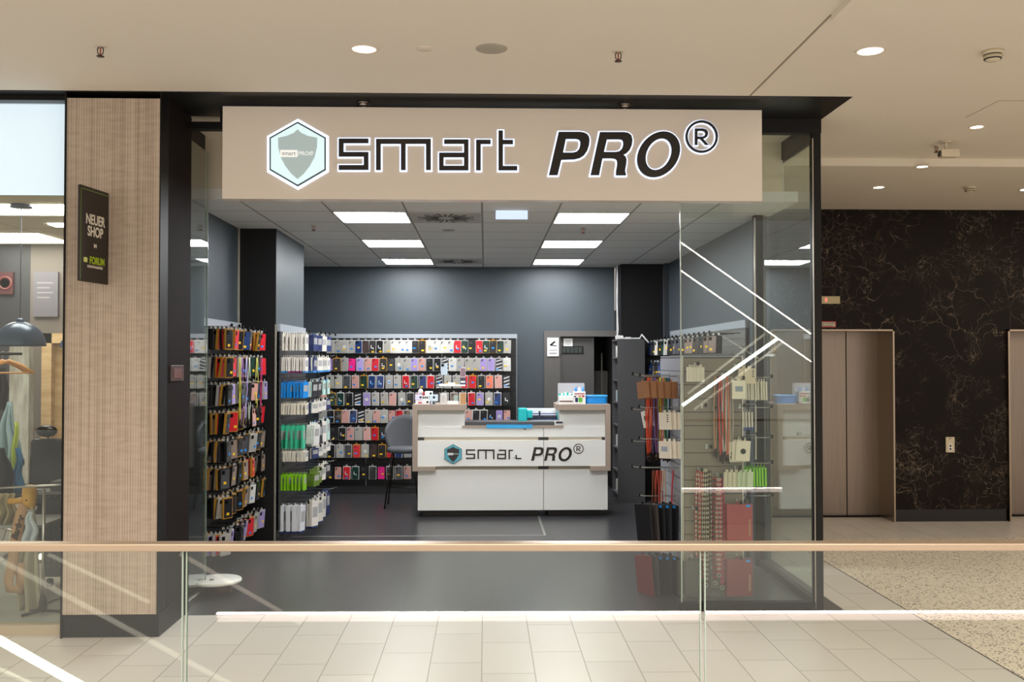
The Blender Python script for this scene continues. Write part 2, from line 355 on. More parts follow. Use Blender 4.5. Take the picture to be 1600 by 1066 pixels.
def L2(x, z): return (cx+x, z)
pz = a.z-.07
outline('pictogram', [[(cx-.045, pz-.02), (cx+.02, pz+.03), (cx+.035, pz+.012), (cx-.03, pz-.038)]], .003, BLACK, t, loc=(0, YB-.047, 0))
outline('pictogram', [[(cx-.04, pz-.03), (cx+.05, pz-.045), (cx+.05, pz-.033), (cx-.04, pz-.018)]], .003, BLACK, t, loc=(0, YB-.047, 0))
ob('text_line', B(cx-.055, cx+.055, YB-.048, YB-.046, b_.z+.075, b_.z+.09), mat('text_grey', '9a9a9a', .5), t); ob('text_line', B(cx-.05, cx+.05, YB-.048, YB-.046, b_.z+.03, b_.z+.05), mat('text_grey', '9a9a9a', .5), t)
# object seen in the dark opening
a = atY(931, 580, 13.4)
t = thing('storage_locker', 'pale grey locker standing in the dark back room doorway', 'locker', (atY(941, 600, 13.4).x, 13.5, 0))
ob('body', B(-.09, .1, -.05, .2, 0, a.z), mat('locker_grey', '6f6a63', .5), t); ob('edge', B(-.01, .01, -.06, -.05, 0, a.z+.25), mat('locker_edge', '8f8c80', .4), t)
# right side walls
struct('wall_right', B(1.74, 2.28, 12.25, YB+.1, 0, ZC+.1), BLACKWALL)
struct('wall_right', B(XR, XR+.1, 8.16, 12.7, 0, 3.44), W)
struct('wall_right', B(2.28, XR, 12.15, 12.25, 0, ZC), mat('pier_grey', '3a4046', .5))
a = atY(963, 415, 12.24)
tag(ob('cable_conduit', B(a.x-.0, a.x+.02, 12.225, 12.25, 2.03, ZC), mat('conduit_white', 'a9a9a5', .5)), 'thin white conduit running down the black column corner', 'conduit')
# shop ceilings
struct('ceiling', B(-2.6, XR+.1, 7.4, YB+.1, ZC, ZC+.08), tile_ceiling())
struct('ceiling', B(-2.3, XR+.02, YF, 7.4, 3.44, 3.5), BULK)
struct('wall_front', B(-2.3, XR-.02, 7.4, 7.5, ZC+.08, 3.44), BULK)
# shop front frame
m = MB(); m.box(XR-.04, XR+.02, YF-.04, YF+.03, 0, 3.44); struct('trim_8', m, BLACK, .003)
struct('trim_9', B(XR-.042, XR-.036, YF-.045, YF-.036, 0, 3.3), STEEL)
struct('trim_8', B(XR-.05, XR+.02, 8.08, 8.16, 0, 3.44), BLACK, .003)
struct('trim_9', B(XR-.056, XR-.045, 8.07, 8.085, .9, 2.95), STEEL)
a = atY(1230, 210, YF)
m = MB(); m.box(-1.83, XR+.02, YF-.05, YF+.03, a.z, 3.44); m.box(-2.12, -1.83, YF-.05, YF+.03, a.z, a.z+.05); struct('trim_10', m, BLACK)
struct('trim_11', B(1.4, XR, YF-.056, YF-.05, a.z+.10, a.z+.108), STEEL)
struct('trim_8', B(XR-.03, XR+.02, YF, 8.1, 3.30, 3.44), BLACK)
struct('trim_12', B(1.36, XR-.04, YF-.05, YF+.02, 0, .055), BLACK)
struct('trim_12', B(XR-.03, XR+.01, YF+.03, 8.1, 0, .06), BLACK)
def pane(name, mb, label=None):
    o = ob(name, mb, GLASS); o['kind'] = 'structure'; return o
pane('window_1', B(1.372, XR-.04, YF-.022, YF-.010, .055, a.z))
ob('window_2', B(1.366, 1.372, YF-.022, YF-.010, .055, a.z), EDGE)['kind'] = 'structure'
pane('window_3', B(XR-.012, XR, YF+.03, 8.08, .06, 3.30))
pane('window_4', B(-2.092, -2.08, YF-.02, 7.25, .05, 3.30))
ob('window_5', B(-2.092, -2.08, 7.25, 7.256, .05, 3.30), EDGE)['kind'] = 'structure'
struct('trim_13', B(-2.1, -2.07, YF-.02, 7.25, 0, .05), STEEL)
# pilaster between the two shops
RW = ribwood()
p0 = atY(106, 153, 6.1); p1 = atY(250, 153, 6.1)
m = MB(); m.box(-2.645, -2.062, 6.12, 6.72, .145, 3.40); struct('column_left', m, RW)
struct('column_left', B(-2.655, -2.645, 6.11, 6.72, 0, 3.44), BLACK)
struct('baseboard_left', B(-2.645, -2.05, 6.13, 6.73, 0, .145), mat('plinth_black_brown', '1a1716', .5, spec=.2))
struct('column_left', B(-2.062, -2.055, 6.118, 6.27, .145, 3.44), BLACK)
struct('column_left', B(-2.062, -2.055, 6.27, 6.75, 0, 3.44), BLK2)
struct('wall_left', B(-2.645, -2.12, 6.72, 7.3, 0, 3.44), BLACK)
a = atX(265, 571, -2.055); b_ = atX(285, 595, -2.055)
t = tag(ob('call_box', B(-2.055, -2.045, a.y, b_.y, b_.z, a.z), mat('box_brown', '4a3733', .3), bev=.002), 'small brownish switch plate on the black shop front reveal', 'switch plate')
ob('plate_window', B(-2.045, -2.042, a.y+.05, b_.y-.05, b_.z+.02, a.z-.02), mat('plate_red', '6e4a46', .15), t)

# ------------------------------------------------------------------ ceiling fittings
WARM = (1, .86, .68)
def downlight(px, py, Z, R, label, power=30, deep=True):
    p = atZ(px, py, Z); t = thing('downlight', label, 'ceiling light', (p.x, p.y, Z), group=None)
    ob('trim_ring', MB().lathe([(R*.86, .0), (R*.88, -.006), (R*1.05, -.005), (R*1.08, .001)], (0, 0, 0), 32), mat('ring_white', 'd8ccbc', .5), t)
    ob('lamp', MB().lathe([(0, -.002), (R*.87, -.002), (R*.87, .0)], (0, 0, 0), 32), mat('downlight_glow', 'fff0dc', .5, emit=14), t)
    if deep: ob('reflector', MB().lathe([(R*.55, -.0035), (R*.86, -.0035)], (0, 0, 0), 32), mat('reflector_cream', 'e9dcc8', .4, emit=1.0), t)
    l = bpy.data.lights.new('downlight_beam', 'SPOT'); l.energy = power; l.spot_size = math.radians(110); l.spot_blend = .8; l.color = WARM; l.shadow_soft_size = .08
    o = bpy.data.objects.new('downlight_beam', l); col.objects.link(o); o.parent = t; o.location = (0, 0, -.02)
downlight(569, 76, ZM, .075, 'round recessed ceiling downlight above the left half of the sign', 28)
downlight(1360, 79, ZM, .078, 'round recessed downlight right of the diagonal ceiling joint', 28, False)
downlight(1526, 198, ZM, .05, 'small recessed downlight right of the ceiling camera', 16, False)
downlight(1441, 260, ZM-.066, .05, 'small recessed downlight left of and below the ceiling camera', 16, False)
downlight(1373, 292.5, ZM-.066, .055, 'small recessed downlight nearest the lift wall above the left lift', 16, False)
downlight(1603, 296, ZM-.066, .06, 'small recessed downlight at the right edge of the photo', 16, False)
p = atZ(768, 76, ZM)
t = tag(ob('ceiling_speaker', MB().lathe([(0, -.006), (.075, -.006), (.085, -.003), (.088, .001)], (0, 0, 0), 36), mat('speaker_grille', 'a39a8c', .7), loc=(p.x, p.y, ZM)), 'round grey flush ceiling speaker above the middle of the sign', 'speaker')
p = atZ(663, 76, ZM)
tag(ob('blank_cover', MB().lathe([(0, -.003), (.045, -.003), (.048, .001)], (0, 0, 0), 30), mat('cover_paint', 'd6cab8', .7), loc=(p.x, p.y, ZM)), 'faint round blank cover between downlight and ceiling speaker', 'ceiling cover')
def sprinkler(p, label, s=1):
    t = thing('sprinkler', label, 'sprinkler', p)
    ob('escutcheon', MB().lathe([(.0, -.004*s), (.03*s, -.004*s), (.036*s, .001)], (0, 0, 0), 20), mat('escutcheon_white', 'cfc4b2', .5), t)
    m = MB()
    for sx in (-1, 1): m.tube([(sx*.008*s, 0, -.004*s), (sx*.016*s, 0, -.018*s), (sx*.014*s, 0, -.04*s), (0, 0, -.052*s)], .003*s, 6)
    ob('frame', m, mat('sprinkler_brass', '4b3a2c', .4, .6), t)
    ob('bulb', MB().tube([(0, 0, -.008*s), (0, 0, -.05*s)], .004*s, 8), mat('bulb_red', 'a04a3c', .2), t)
    ob('deflector', MB().lathe([(0, -.058*s), (.02*s, -.058*s), (.02*s, -.054*s), (0, -.054*s)], (0, 0, 0), 16), mat('sprinkler_brass', '4b3a2c', .4, .6), t)
sprinkler(atZ(157, 72, ZM), 'small sprinkler head on the mall ceiling above the ribbed pillar')
sprinkler(atZ(966, 80, ZM), 'small sprinkler head on the mall ceiling right of the round speaker')
sprinkler(atZ(1463, 228, ZM), 'small sprinkler head beside the ceiling camera', .9)
sprinkler(atZ(490, 352, ZC), 'tiny sprinkler in the tiled shop ceiling on the left', .9)
sprinkler(atZ(911, 356, ZC), 'tiny sprinkler in the tiled shop ceiling between the right light panels', .9)
def detector(p, label, s=1):
    t = thing('smoke_detector', label, 'smoke detector', p)
    ob('base', MB().lathe([(0, -.02*s), (.05*s, -.02*s), (.058*s, .0)], (0, 0, 0), 28), mat('detector_cream', 'cbbda2', .5), t)
    ob('slot', MB().lathe([(.046*s, -.026*s), (.046*s, -.02*s)], (0, 0, 0), 28), BLACK, t)
    ob('head', MB().lathe([(0, -.058*s), (.028*s, -.056*s), (.042*s, -.045*s), (.048*s, -.026*s), (0, -.026*s)], (0, 0, 0), 28), mat('detector_cream', 'cbbda2', .5), t)
    ob('slot', MB().lathe([(.0435*s, -.047*s), (.0465*s, -.042*s)], (0, 0, 0), 28), BLACK, t)
    ob('label_plate', MB().prism([(.01, .07*s), (.1*s, .06*s), (.1*s, .08*s), (.01, .09*s)], -.004, 0, axis='z'), mat('detector_cream', 'cbbda2', .5), t)
detector(atZ(1551, 80, ZM), 'large cream smoke detector near the top right corner')
detector(atZ(1515, 292, ZM-.066), 'small cream smoke detector close to the lift wall', .95)
p = atZ(1478, 221, ZM)
t = thing('security_camera', 'white ceiling security camera on a short bracket', 'security camera', (p.x, p.y, ZM))
ob('bracket', MB().tube([(0, 0, 0), (0, 0, -.07)], .012).lathe([(0, -.01), (.035, -.008), (.04, 0)], (0, 0, 0), 20), mat('camera_cream', 'cfc2aa', .45), t)
ob('housing', MB().rbox(-.05, .09, -.035, .035, -.125, -.068, .012), mat('camera_cream', 'cfc2aa', .45), t)
ob('lens', MB().lathe([(0, -.06), (.022, -.058), (.026, -.045), (.026, -.03)], (-.0, 0, -.096), 18, axis='x'), mat('camera_lens', '4a4038', .2), t)
# shop ceiling light panels
LP = mat('light_panel_glow', 'ffffff', .5, emit=26, emitc='fbfcff')
names = {0: 'nearest', 1: 'middle', 2: 'farthest'}
for ci, X0 in enumerate((-1.2765, .5998)):
    for k in range(3):
        y0 = 7.98+k*1.86 + (0 if k else .0)
        t = thing('ceiling_light', f'square white LED ceiling panel, {names[k]} of the three in the {"left" if ci == 0 else "right"} column', 'ceiling light', (X0+.3127, y0+.31, ZC))
        fr = MB()
        for q in ((-.305, .305, -.302, -.292), (-.305, .305, .292, .302), (-.305, -.295, -.302, .302), (.295, .305, -.302, .302)): fr.box(*q, -.006, .002)
        ob('frame', fr, WHITE, t); ob('diffuser', B(-.295, .295, -.292, .292, -.004, .001), LP, t)
def vent(px, py, label):
    p = atZ(px, py, ZC); p.x = -.338; t = thing('ceiling_vent', label, 'air vent', (p.x, p.y, ZC))
    ob('plate', B(-.3, .3, -.295, .295, -.006, .001), mat('vent_plate', 'b2b1ab', .6), t)
    m = MB()
    for i in range(24):
        a = 2*math.pi*i/24; r0_, r1 = .07, .25 if i % 2 else .20
        ca, sa = math.cos(a), math.sin(a); w_ = .012
        m.prism([(r0_*ca-w_*.4*sa, r0_*sa+w_*.4*ca), (r1*ca-w_*sa, r1*sa+w_*ca), (r1*ca+w_*sa, r1*sa-w_*ca), (r0_*ca+w_*.4*sa, r0_*sa-w_*.4*ca)], -.008, -.006, axis='z')
    ob('slot', m, mat('vent_slot', '24241f', .6), t)['kind'] = 'stuff'
vent(697, 340, 'square ceiling vent with radial slots in the near row')
vent(717, 408, 'square ceiling vent with radial slots near the back wall')
p = atZ(700, 357, ZC)
tag(ob('blank_cover', MB().lathe([(0, -.004), (.06, -.004), (.065, .001)], (0, 0, 0), 30), mat('cover_grey', 'a9a29c', .7), loc=(p.x, p.y+.12, ZC)), 'faint round cover behind the near ceiling vent', 'ceiling cover')
a = atY(773, 317, 7.9); b_ = atY(826, 343, 7.9); cx = (a.x+b_.x)/2
t = thing('exit_light', 'small white glowing emergency light hanging from the shop ceiling', 'emergency light', (cx, 7.93, ZC))
ob('housing', B(a.x-cx, b_.x-cx, -.03, .03, a.z-ZC-.015, 0), mat('exit_housing', 'c9cdd0', .4), t, .003)
ob('luminous_panel', B(a.x-cx+.008, b_.x-cx-.008, -.034, -.028, b_.z-ZC, a.z-ZC-.012), mat('exit_glow', 'd0e2ff', .4, emit=.5), t)

# ------------------------------------------------------------------ hanging fascia sign
SY = 6.25
def sp_(px, py): q = atY(px, py, SY); return (q.x, q.z)
A0 = atY(347, 165, SY); A1 = atY(1192, 314.5, SY)
zt_s = A0.z; zb_s = atY(347, 310, SY).z
sign = thing('shop_sign', 'long cream fascia sign with backlit black letters hung above the shop entrance', 'sign', ((A0.x+A1.x)/2, SY, zb_s))
ox_ = sign.location.copy()
def rel(x, z): return (x-ox_.x, z-ox_.z)
ob('panel', B(A0.x-ox_.x, A1.x-ox_.x, .012, .11, 0, zt_s-zb_s), mat('sign_cream', 'ddd2c6', .22, noise=.01), sign, .002)
HALO = mat('halo_light', 'cfe0ff', .5, emit=1.15); LET = mat('letter_black', '1a1412', .25)
Zt = lambda pts: [(400+a*.2625, 180+b*.2625) for a, b in pts]
Zp = lambda pts: [(840+a*.1875, 180+b*.1875) for a, b in pts]
def ell(cx, cy, a, b, sh=0, n=40): return [(cx+a*math.cos(2*math.pi*i/n)-b*math.sin(2*math.pi*i/n)*sh, cy+b*math.sin(2*math.pi*i/n)) for i in range(n)]
def arc(cx, cy, rx, ry, a0, a1, n=8): return [(cx+rx*math.cos(math.radians(a0+(a1-a0)*i/n)), cy+ry*math.sin(math.radians(a0+(a1-a0)*i/n))) for i in range(n+1)]
T_FULL = [(1443, 92), (1470, 92), (1470, 148), (1530, 148), (1530, 174), (1470, 174), (1470, 303), (1555, 303), (1555, 330), (1443, 330)]
T_CUT = [(1443, 248), (1470, 248), (1470, 303), (1555, 303), (1555, 330), (1443, 330)]
LETTERS = {
 's': [Zt([(493, 140), (670, 140), (670, 168), (522, 168), (522, 220), (670, 220), (670, 327), (493, 327), (493, 298), (642, 298), (642, 248), (493, 248)])],
 'm': [Zt([(715, 142), (1041, 142), (1041, 328), (1012, 328), (1012, 172), (891, 172), (891, 328), (863, 328), (863, 172), (743, 172), (743, 328), (715, 328)])],
 'a': [Zt([(1120, 145), (1265, 145), (1265, 330), (1090, 330), (1090, 224), (1238, 224), (1238, 172), (1120, 172)]), Zt([(1117, 252), (1117, 302), (1238, 302), (1238, 252)])],
 'r': [Zt([(1310, 147), (1397, 147), (1397, 173), (1338, 173), (1338, 330), (1310, 330)])],
 't': [Zt(T_FULL)],
 'P': [Zp([(175, 140), (350, 140), (385, 145), (412, 158), (428, 180), (433, 210), (428, 255), (412, 300), (385, 338), (350, 360), (305, 371), (197, 374), (167, 502), (93, 502)]), Zp([(235, 200), (212, 313), (295, 313), (325, 305), (345, 283), (354, 250), (354, 222), (343, 206), (320, 200)])],
 'R': [Zp([(518, 142), (720, 142), (755, 148), (780, 168), (790, 205), (785, 250), (768, 290), (742, 318), (715, 332), (733, 347), (741, 372), (738, 410), (728, 465), (736, 492), (735, 504), (652, 504), (652, 470), (662, 410), (660, 382), (648, 368), (620, 362), (540, 362), (512, 502), (440, 502)]), Zp([(577, 204), (552, 308), (650, 308), (680, 302), (702, 280), (712, 250), (711, 222), (700, 207), (680, 204)])],
 'O': [Zp(ell(1007, 328, 175, 192, .22)), Zp(ell(1007, 327, 103.5, 131, .22))],
 'ring': [Zp(ell(1366, 180, 136, 136)), Zp(ell(1366, 180, 116, 116))],
 'R2': [Zp([(1308, 112), (1372, 112), (1398, 118), (1416, 135), (1420, 158), (1412, 180), (1395, 193), (1378, 198), (1425, 250), (1396, 250), (1352, 201), (1332, 201), (1332, 250), (1308, 250)]), Zp([(1332, 133), (1332, 180), (1372, 180), (1390, 172), (1396, 157), (1389, 140), (1370, 133)])],
}
HEX = Zt([(248, 38), (416, 133), (416, 327), (248, 425), (80, 327), (80, 133)])
HEXI = Zt([(248, 49), (407, 139), (407, 321), (248, 414), (89, 321), (89, 139)])
SH = Zt([(248, 85), (270, 106), (310, 124), (365, 135), (364, 190), (350, 250), (320, 305), (285, 350), (248, 381), (211, 350), (176, 305), (146, 250), (133, 190), (132, 135), (185, 124), (226, 106)])
def add_logo(parent, mapf, Y, halo, key, hexc, shc, depth):
    def pl(lp): return [mapf(*q) for q in lp]
    for k, lps in LETTERS.items():
        if key == 'counter' and k == 't': lps = [Zt(T_CUT)]
        nm = {'ring': 'registered_ring', 'R2': 'registered_letter'}.get(k, 'letter')
        outline(nm, [pl(l) for l in lps], depth, LET, parent, loc=(0, Y-depth/2-(.008 if halo else 0), 0))
        if halo: outline('letter_halo', [pl(l) for l in lps], .004, HALO, parent, off=.0085 if k not in ('ring', 'R2') else .006, loc=(0, Y-.003, 0))
    if key == 'counter': outline('letter', [pl(Zt([(1412, 292), (1428, 292), (1428, 308), (1412, 308)]))], depth, LET, parent, loc=(0, Y-depth/2, 0))
    if halo: outline('emblem_halo', [pl(HEX)], .004, HALO, parent, off=.017, loc=(0, Y-.003, 0))
    e = outline('emblem', [pl(HEX)], .006, mat('emblem_outline', '4c5a60', .4), parent, loc=(0, Y-.009 if halo else Y-.002, 0))
    f = outline('emblem_face', [pl(HEXI)], .003, hexc, e, loc=(0, -.004, 0))
    outline('shield', [pl(SH)], .002, shc, e, loc=(0, -.006, 0))
    a = mapf(*Zt([(145, 208)])[0]); b = mapf(*Zt([(248, 250)])[0])
    ob('name_plate', B(a[0], b[0], -.009, -.007, b[1], a[1]), mat('plate_lit_white', 'f4f6f6', .5, emit=.3) if halo else WHITE, e)
    sc = (a[1]-b[1])
    text('emblem_text', 'smart', sc*.85, mat('emblem_text_grey', '6a7274', .5), e, ((a[0]+b[0])/2, -.0095, (a[1]+b[1])/2), depth=.0005)
    text('emblem_text', 'PRO\u00ae', sc*.8, mat('plate_lit_white', 'f4f6f6', .5, emit=.3) if halo else WHITE, e, (b[0]+(b[0]-a[0])*.47, -.0085, (a[1]+b[1])/2), depth=.0005, shear=.2)
add_logo(sign, lambda px, py: rel(*sp_(px, py)), .012, True, 'sign', mat('emblem_lit_cyan', 'cfeaf0', .4, emit=.42), mat('shield_lit_grey', 'a3b4b6', .4, emit=.3), .012)
for px in (568, 976):
    q = atY(px, 150, SY+.06); h = rel(q.x, ZM-.004)
    pin = ob('hanger', MB().tube([(h[0], .06, zt_s-zb_s-.01), (h[0], .06, h[1])], .014, 14), mat('hanger_steel', '9b9088', .3, 1), sign)
    ob('hanger_cap', MB().lathe([(0, -.03), (.03, -.03), (.036, -.022), (.036, -.01), (.045, -.01), (.045, 0)], (h[0], .06, h[1]), 24), mat('hanger_steel', '9b9088', .3, 1), pin)

# projecting blade sign on the pillar
y0, y1 = 5.80, 6.12
q = [atY(125, 287, y0), atY(170, 303, y1), atY(170, 446, y1), atY(131, 438, y0)]
ang = math.atan2(q[1].y-q[0].y, q[1].x-q[0].x); wd = math.hypot(q[1].x-q[0].x, q[1].y-q[0].y)
zt_, zb_ = (q[0].z+q[1].z)/2, (q[2].z+q[3].z)/2; hh = zt_-zb_
t = thing('blade_sign', 'narrow black vertical sign reading NEUER SHOP sticking out from the ribbed pillar', 'sign', (q[0].x, q[0].y, zb_), ang)
ob('board', MB().rbox(0, wd, 0, .012, 0, hh, .006), mat('blade_black', '241d1a', .35), t)
GRN = mat('lime_green', 'a8c21c', .4)
bm_ = MB(); bm_.box(.012, wd-.004, -.001, 0, hh-.022, hh-.018); bm_.box(.010, .014, -.001, 0, .01, hh-.022)
ob('border_line', bm_, mat('border_green', '6f8f3a', .4), t)
CR = mat('blade_lettering', 'e0d8c8', .5)
text('lettering', 'NEUER', .085, CR, t, (wd*.53, -.001, hh*.66), off=.0022, sx=wd/.40)
text('lettering', 'SHOP', .085, CR, t, (wd*.53, -.001, hh*.535), off=.0022, sx=wd/.40)
text('lettering', 'IM', .032, CR, t, (wd*.53, -.001, hh*.39), off=.001)
text('lettering', 'FORUM', .062, GRN, t, (wd*.60, -.001, hh*.23), off=.0015, sx=wd/.40)
text('lettering', 'SCHWANTHALERHÖHE', .0205, CR, t, (wd*.53, -.001, hh*.165), off=.0006, sx=wd/.42)
ob('emblem', MB().rbox(wd*.14, wd*.26, -.002, 0, hh*.205, hh*.255, .006), mat('emblem_pale_green', 'cfd97a', .4), t)
ob('mount', B(wd-.01, wd+.03, .0, .012, hh*.3, hh*.7), BLACK, t)

# ------------------------------------------------------------------ glass balustrade in front
rt = -.0245
bal = thing('glass_balustrade', 'glass balustrade with slim beige metal handrail running across the foreground', 'balustrade', (0, 3.293, 0), rt)
HR = mat('handrail_metal', 'b9a289', .36, .5)
ob('handrail', B(-4.2, 4.2, -.028, .03, 1.092, 1.118), HR, bal, .004)
def rx(px): # local x on the rail plane
    for i in range(1): pass
    r = ray(px, 900); c, s_ = math.cos(rt), math.sin(rt)
    # intersect with plane through (0,3.293) direction (c,s)
    tt = 3.293*c/(r.y*c-r.x*s_); P_ = Vector((r.x*tt, r.y*tt)); return P_.x*c+(P_.y-3.293)*s_
j1a, j1b, j2a, j2b = rx(286), rx(292), rx(1094), rx(1101)
for x0, x1 in ((-3.4, j1a), (j1b, j2a), (j2b, 3.6)):
    g = ob('glass_panel', B(x0+.002, x1-.002, -.006, .006, -.25, 1.094), RAILG, bal)
    for xe in (x0, x1):
        if abs(xe) < 2.5: ob('glass_edge', B(xe-.002, xe+.002, -.006, .006, -.25, 1.094), EDGE, g)
struct('trim_14', B(-6, 6, 3.16, 3.225, -.3, .0), mat('slab_edge', '8b8378', .5))
# ---- what is behind the camera and mirrors in the panes: lit slab edge and the lit escalator across the void
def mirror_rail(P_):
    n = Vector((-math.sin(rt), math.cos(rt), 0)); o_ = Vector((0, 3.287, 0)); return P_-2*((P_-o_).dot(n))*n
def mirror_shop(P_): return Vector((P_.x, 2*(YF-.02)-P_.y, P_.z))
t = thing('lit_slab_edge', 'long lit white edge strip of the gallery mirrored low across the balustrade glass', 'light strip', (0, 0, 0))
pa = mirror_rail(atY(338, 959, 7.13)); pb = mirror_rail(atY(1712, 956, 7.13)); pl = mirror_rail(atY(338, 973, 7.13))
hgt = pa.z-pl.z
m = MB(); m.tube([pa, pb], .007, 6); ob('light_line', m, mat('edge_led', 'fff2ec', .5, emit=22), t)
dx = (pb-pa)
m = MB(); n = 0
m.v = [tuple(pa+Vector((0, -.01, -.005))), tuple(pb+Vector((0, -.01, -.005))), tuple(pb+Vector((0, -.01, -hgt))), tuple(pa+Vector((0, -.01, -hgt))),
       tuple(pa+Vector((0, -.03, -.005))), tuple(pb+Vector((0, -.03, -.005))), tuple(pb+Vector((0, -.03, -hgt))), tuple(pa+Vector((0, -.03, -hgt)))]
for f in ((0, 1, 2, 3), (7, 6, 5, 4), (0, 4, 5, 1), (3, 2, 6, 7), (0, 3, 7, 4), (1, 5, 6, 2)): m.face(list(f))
ob('glowing_fascia', m, mat('fascia_wash_glow', 'f0dcd8', .5, emit=3.2), t)  # wash of the LED line down the fascia, put in as emission
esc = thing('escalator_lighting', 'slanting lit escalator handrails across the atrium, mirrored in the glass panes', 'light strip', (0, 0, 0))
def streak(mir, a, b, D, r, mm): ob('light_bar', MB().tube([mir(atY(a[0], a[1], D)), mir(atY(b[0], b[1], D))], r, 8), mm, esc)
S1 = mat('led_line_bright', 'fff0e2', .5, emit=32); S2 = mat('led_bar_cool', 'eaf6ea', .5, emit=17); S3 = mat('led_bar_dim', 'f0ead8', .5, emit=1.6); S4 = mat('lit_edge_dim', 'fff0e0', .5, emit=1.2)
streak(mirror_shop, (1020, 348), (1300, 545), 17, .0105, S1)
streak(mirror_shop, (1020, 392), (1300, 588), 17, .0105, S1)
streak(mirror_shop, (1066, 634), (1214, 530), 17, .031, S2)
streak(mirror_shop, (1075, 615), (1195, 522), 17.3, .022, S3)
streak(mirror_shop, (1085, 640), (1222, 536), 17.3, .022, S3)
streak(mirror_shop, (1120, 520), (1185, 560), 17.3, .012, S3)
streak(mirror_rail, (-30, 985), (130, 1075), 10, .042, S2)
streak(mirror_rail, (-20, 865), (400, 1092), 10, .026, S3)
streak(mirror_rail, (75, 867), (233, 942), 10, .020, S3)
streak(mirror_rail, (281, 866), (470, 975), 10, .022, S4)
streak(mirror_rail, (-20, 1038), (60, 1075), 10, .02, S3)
#@@PART2
# ------------------------------------------------------------------ packs and racks
ORD = ['first', 'second', 'third', 'fourth', 'fifth', 'sixth', 'seventh', 'eighth', 'ninth', 'tenth', 'eleventh', 'twelfth', 'thirteenth', 'fourteenth', 'fifteenth', 'sixteenth', 'seventeenth', 'eighteenth', 'nineteenth', 'twentieth', 'twenty-first', 'twenty-second', 'twenty-third', 'twenty-fourth', 'twenty-fifth', 'twenty-sixth', 'twenty-seventh']
RAISE = lambda n, c, r=.3: mat(n, c, r, coat=.3)
CASEC = {'c': ('clear grey', 'a9a79f'), 'k': ('black', '1e1f22'), 'b': ('navy blue', '1f3a6e'), 'r': ('red', 'd0202e'), 'p': ('bright pink', 'f02a8a'), 'v': ('lilac', 'a08fc8'),
         'g': ('dark green', '16382e'), 'n': ('dark brown', '33201c'), 's': ('dusty pink', 'cf9d92'), 'w': ('clear white', 'd3d2cb'), 'o': ('orange', 'e98062'), 'm': ('marbled', '3a3b40'), 't': ('teal', '2f8f8a'), 'd': ('dark grey', '4b4d52'), 'y': ('taupe', '86746a')}
def cm(k): return RAISE('case_'+CASEC[k][0].replace(' ', '_'), CASEC[k][1])
PACK = {'g': mat('pack_clear_edge', 'b9bab6', .2), 'k': mat('pack_black_card', '1a1a1c', .35), 'w': mat('pack_white_card', 'd9d8d2', .4), 'o': mat('pack_gold_card', 'b98b34', .35)}
RINGM = mat('case_ring_white', 'e8e8e4', .4); LENS = mat('lens_black', '0c0c0e', .15); STY = mat('sticker_yellow', 'f0c21c', .5); STB = mat('sticker_blue', '1f86d8', .5)
_pk = {}
def pack_mesh(c, card, style):
    """phone case in a hanging pack, front facing -Y, hangs from origin (hook hole), 0.092 x 0.185"""
    key = (c, card, style)
    if key in _pk: return _pk[key]
    m = MB(); m.rbox(-.049, .049, 0, .012, -.185, -.012, .006, 0, 2)
    m.box(-.012, -.004, 0, .004, -.014, .006, 0); m.box(.004, .012, 0, .004, -.014, .006, 0); m.box(-.012, .012, 0, .004, .004, .010, 0)
    m.rbox(-.042, .042, -.007, .001, -.180, -.022, .010, 1, 3)
    if style == 0:
        m.rbox(-.031, -.002, -.010, -.006, -.062, -.029, .006, 2, 3)
        for q in ((-.024, -.038), (-.010, -.038), (-.024, -.053)): m.lathe([(0, -.013), (.005, -.013), (.006, -.010)], (q[0], 0, q[1]), 8, 3, 'y')
    elif style == 1:
        m.rbox(-.031, -.002, -.010, -.006, -.062, -.029, .006, 2, 3)
        m.lathe([(.017, -.0085), (.017, -.0095), (.022, -.0095), (.022, -.0085)], (0, 0, -.10), 16, 4, 'y')
    elif style == 2:
        m.box(-.020, -.012, -.009, -.006, -.12, -.08, 4); m.box(-.012, .015, -.009, -.006, -.12, -.112, 4); m.box(.008, .015, -.009, -.006, -.135, -.112, 4)
    else:
        for k_ in range(3): m.prism([(-.037, -.05-k_*.045), (.037, -.028-k_*.045), (.037, -.038-k_*.045), (-.037, -.062-k_*.045)], -.0085, -.0065, 4)
        m.box(-.037, .037, -.009, -.006, -.176, -.162, 4)
    me = m.mesh('phone_case_pack', [PACK[card], cm(c), cm('d') if c == 'k' else (cm('k') if c in 'gbnm' else cm(c)), LENS, RINGM]); _pk[key] = me; return me
stick = {}
for nm, mm in (('y', STY), ('b', STB)):
    stick[nm] = MB().box(-.016, .016, -.009, -.0072, -.012, .008).mesh('sticker', [mm])
BR = ['kccccbnkkcwwwkkwwwwrgkrgkgc', 'vkcpvsrkdccvskkmwcccvvmw', 'mccdsgbbccrgbrmccrrkosm', 'sggkmvccsckscdcycrvcbk', 'ckksbmcscsrpvcskkkvs', 'dskksc srkgg', 'kcdkrc nkrbc', 'kksrgkkpkdsd']
R0 = [501, 510, 498, 500, 500, 505, 500, 497]
ROWT = [531, 559, 586, 613, 640, 667, 694, 728]
rows = [BR[0], BR[1], BR[2], BR[3], 'ckksbmcscsr'+'y'+'cckv'+'ckrs'+'kkkvs', 'skkscsrkggk', 'ckcdrcnkrbc', 'kksrgkkpkds']
YP = 12.52
back = thing('slatwall', 'wide black slatwall with rows of phone cases on the back wall', 'display wall', (-.9, 12.66, 0))
bx0, bx1 = atY(498, 600, 12.66).x+.9, atY(808, 600, 12.66).x+.9; bzt = atY(600, 522, 12.66).z
m = MB(); z = .14
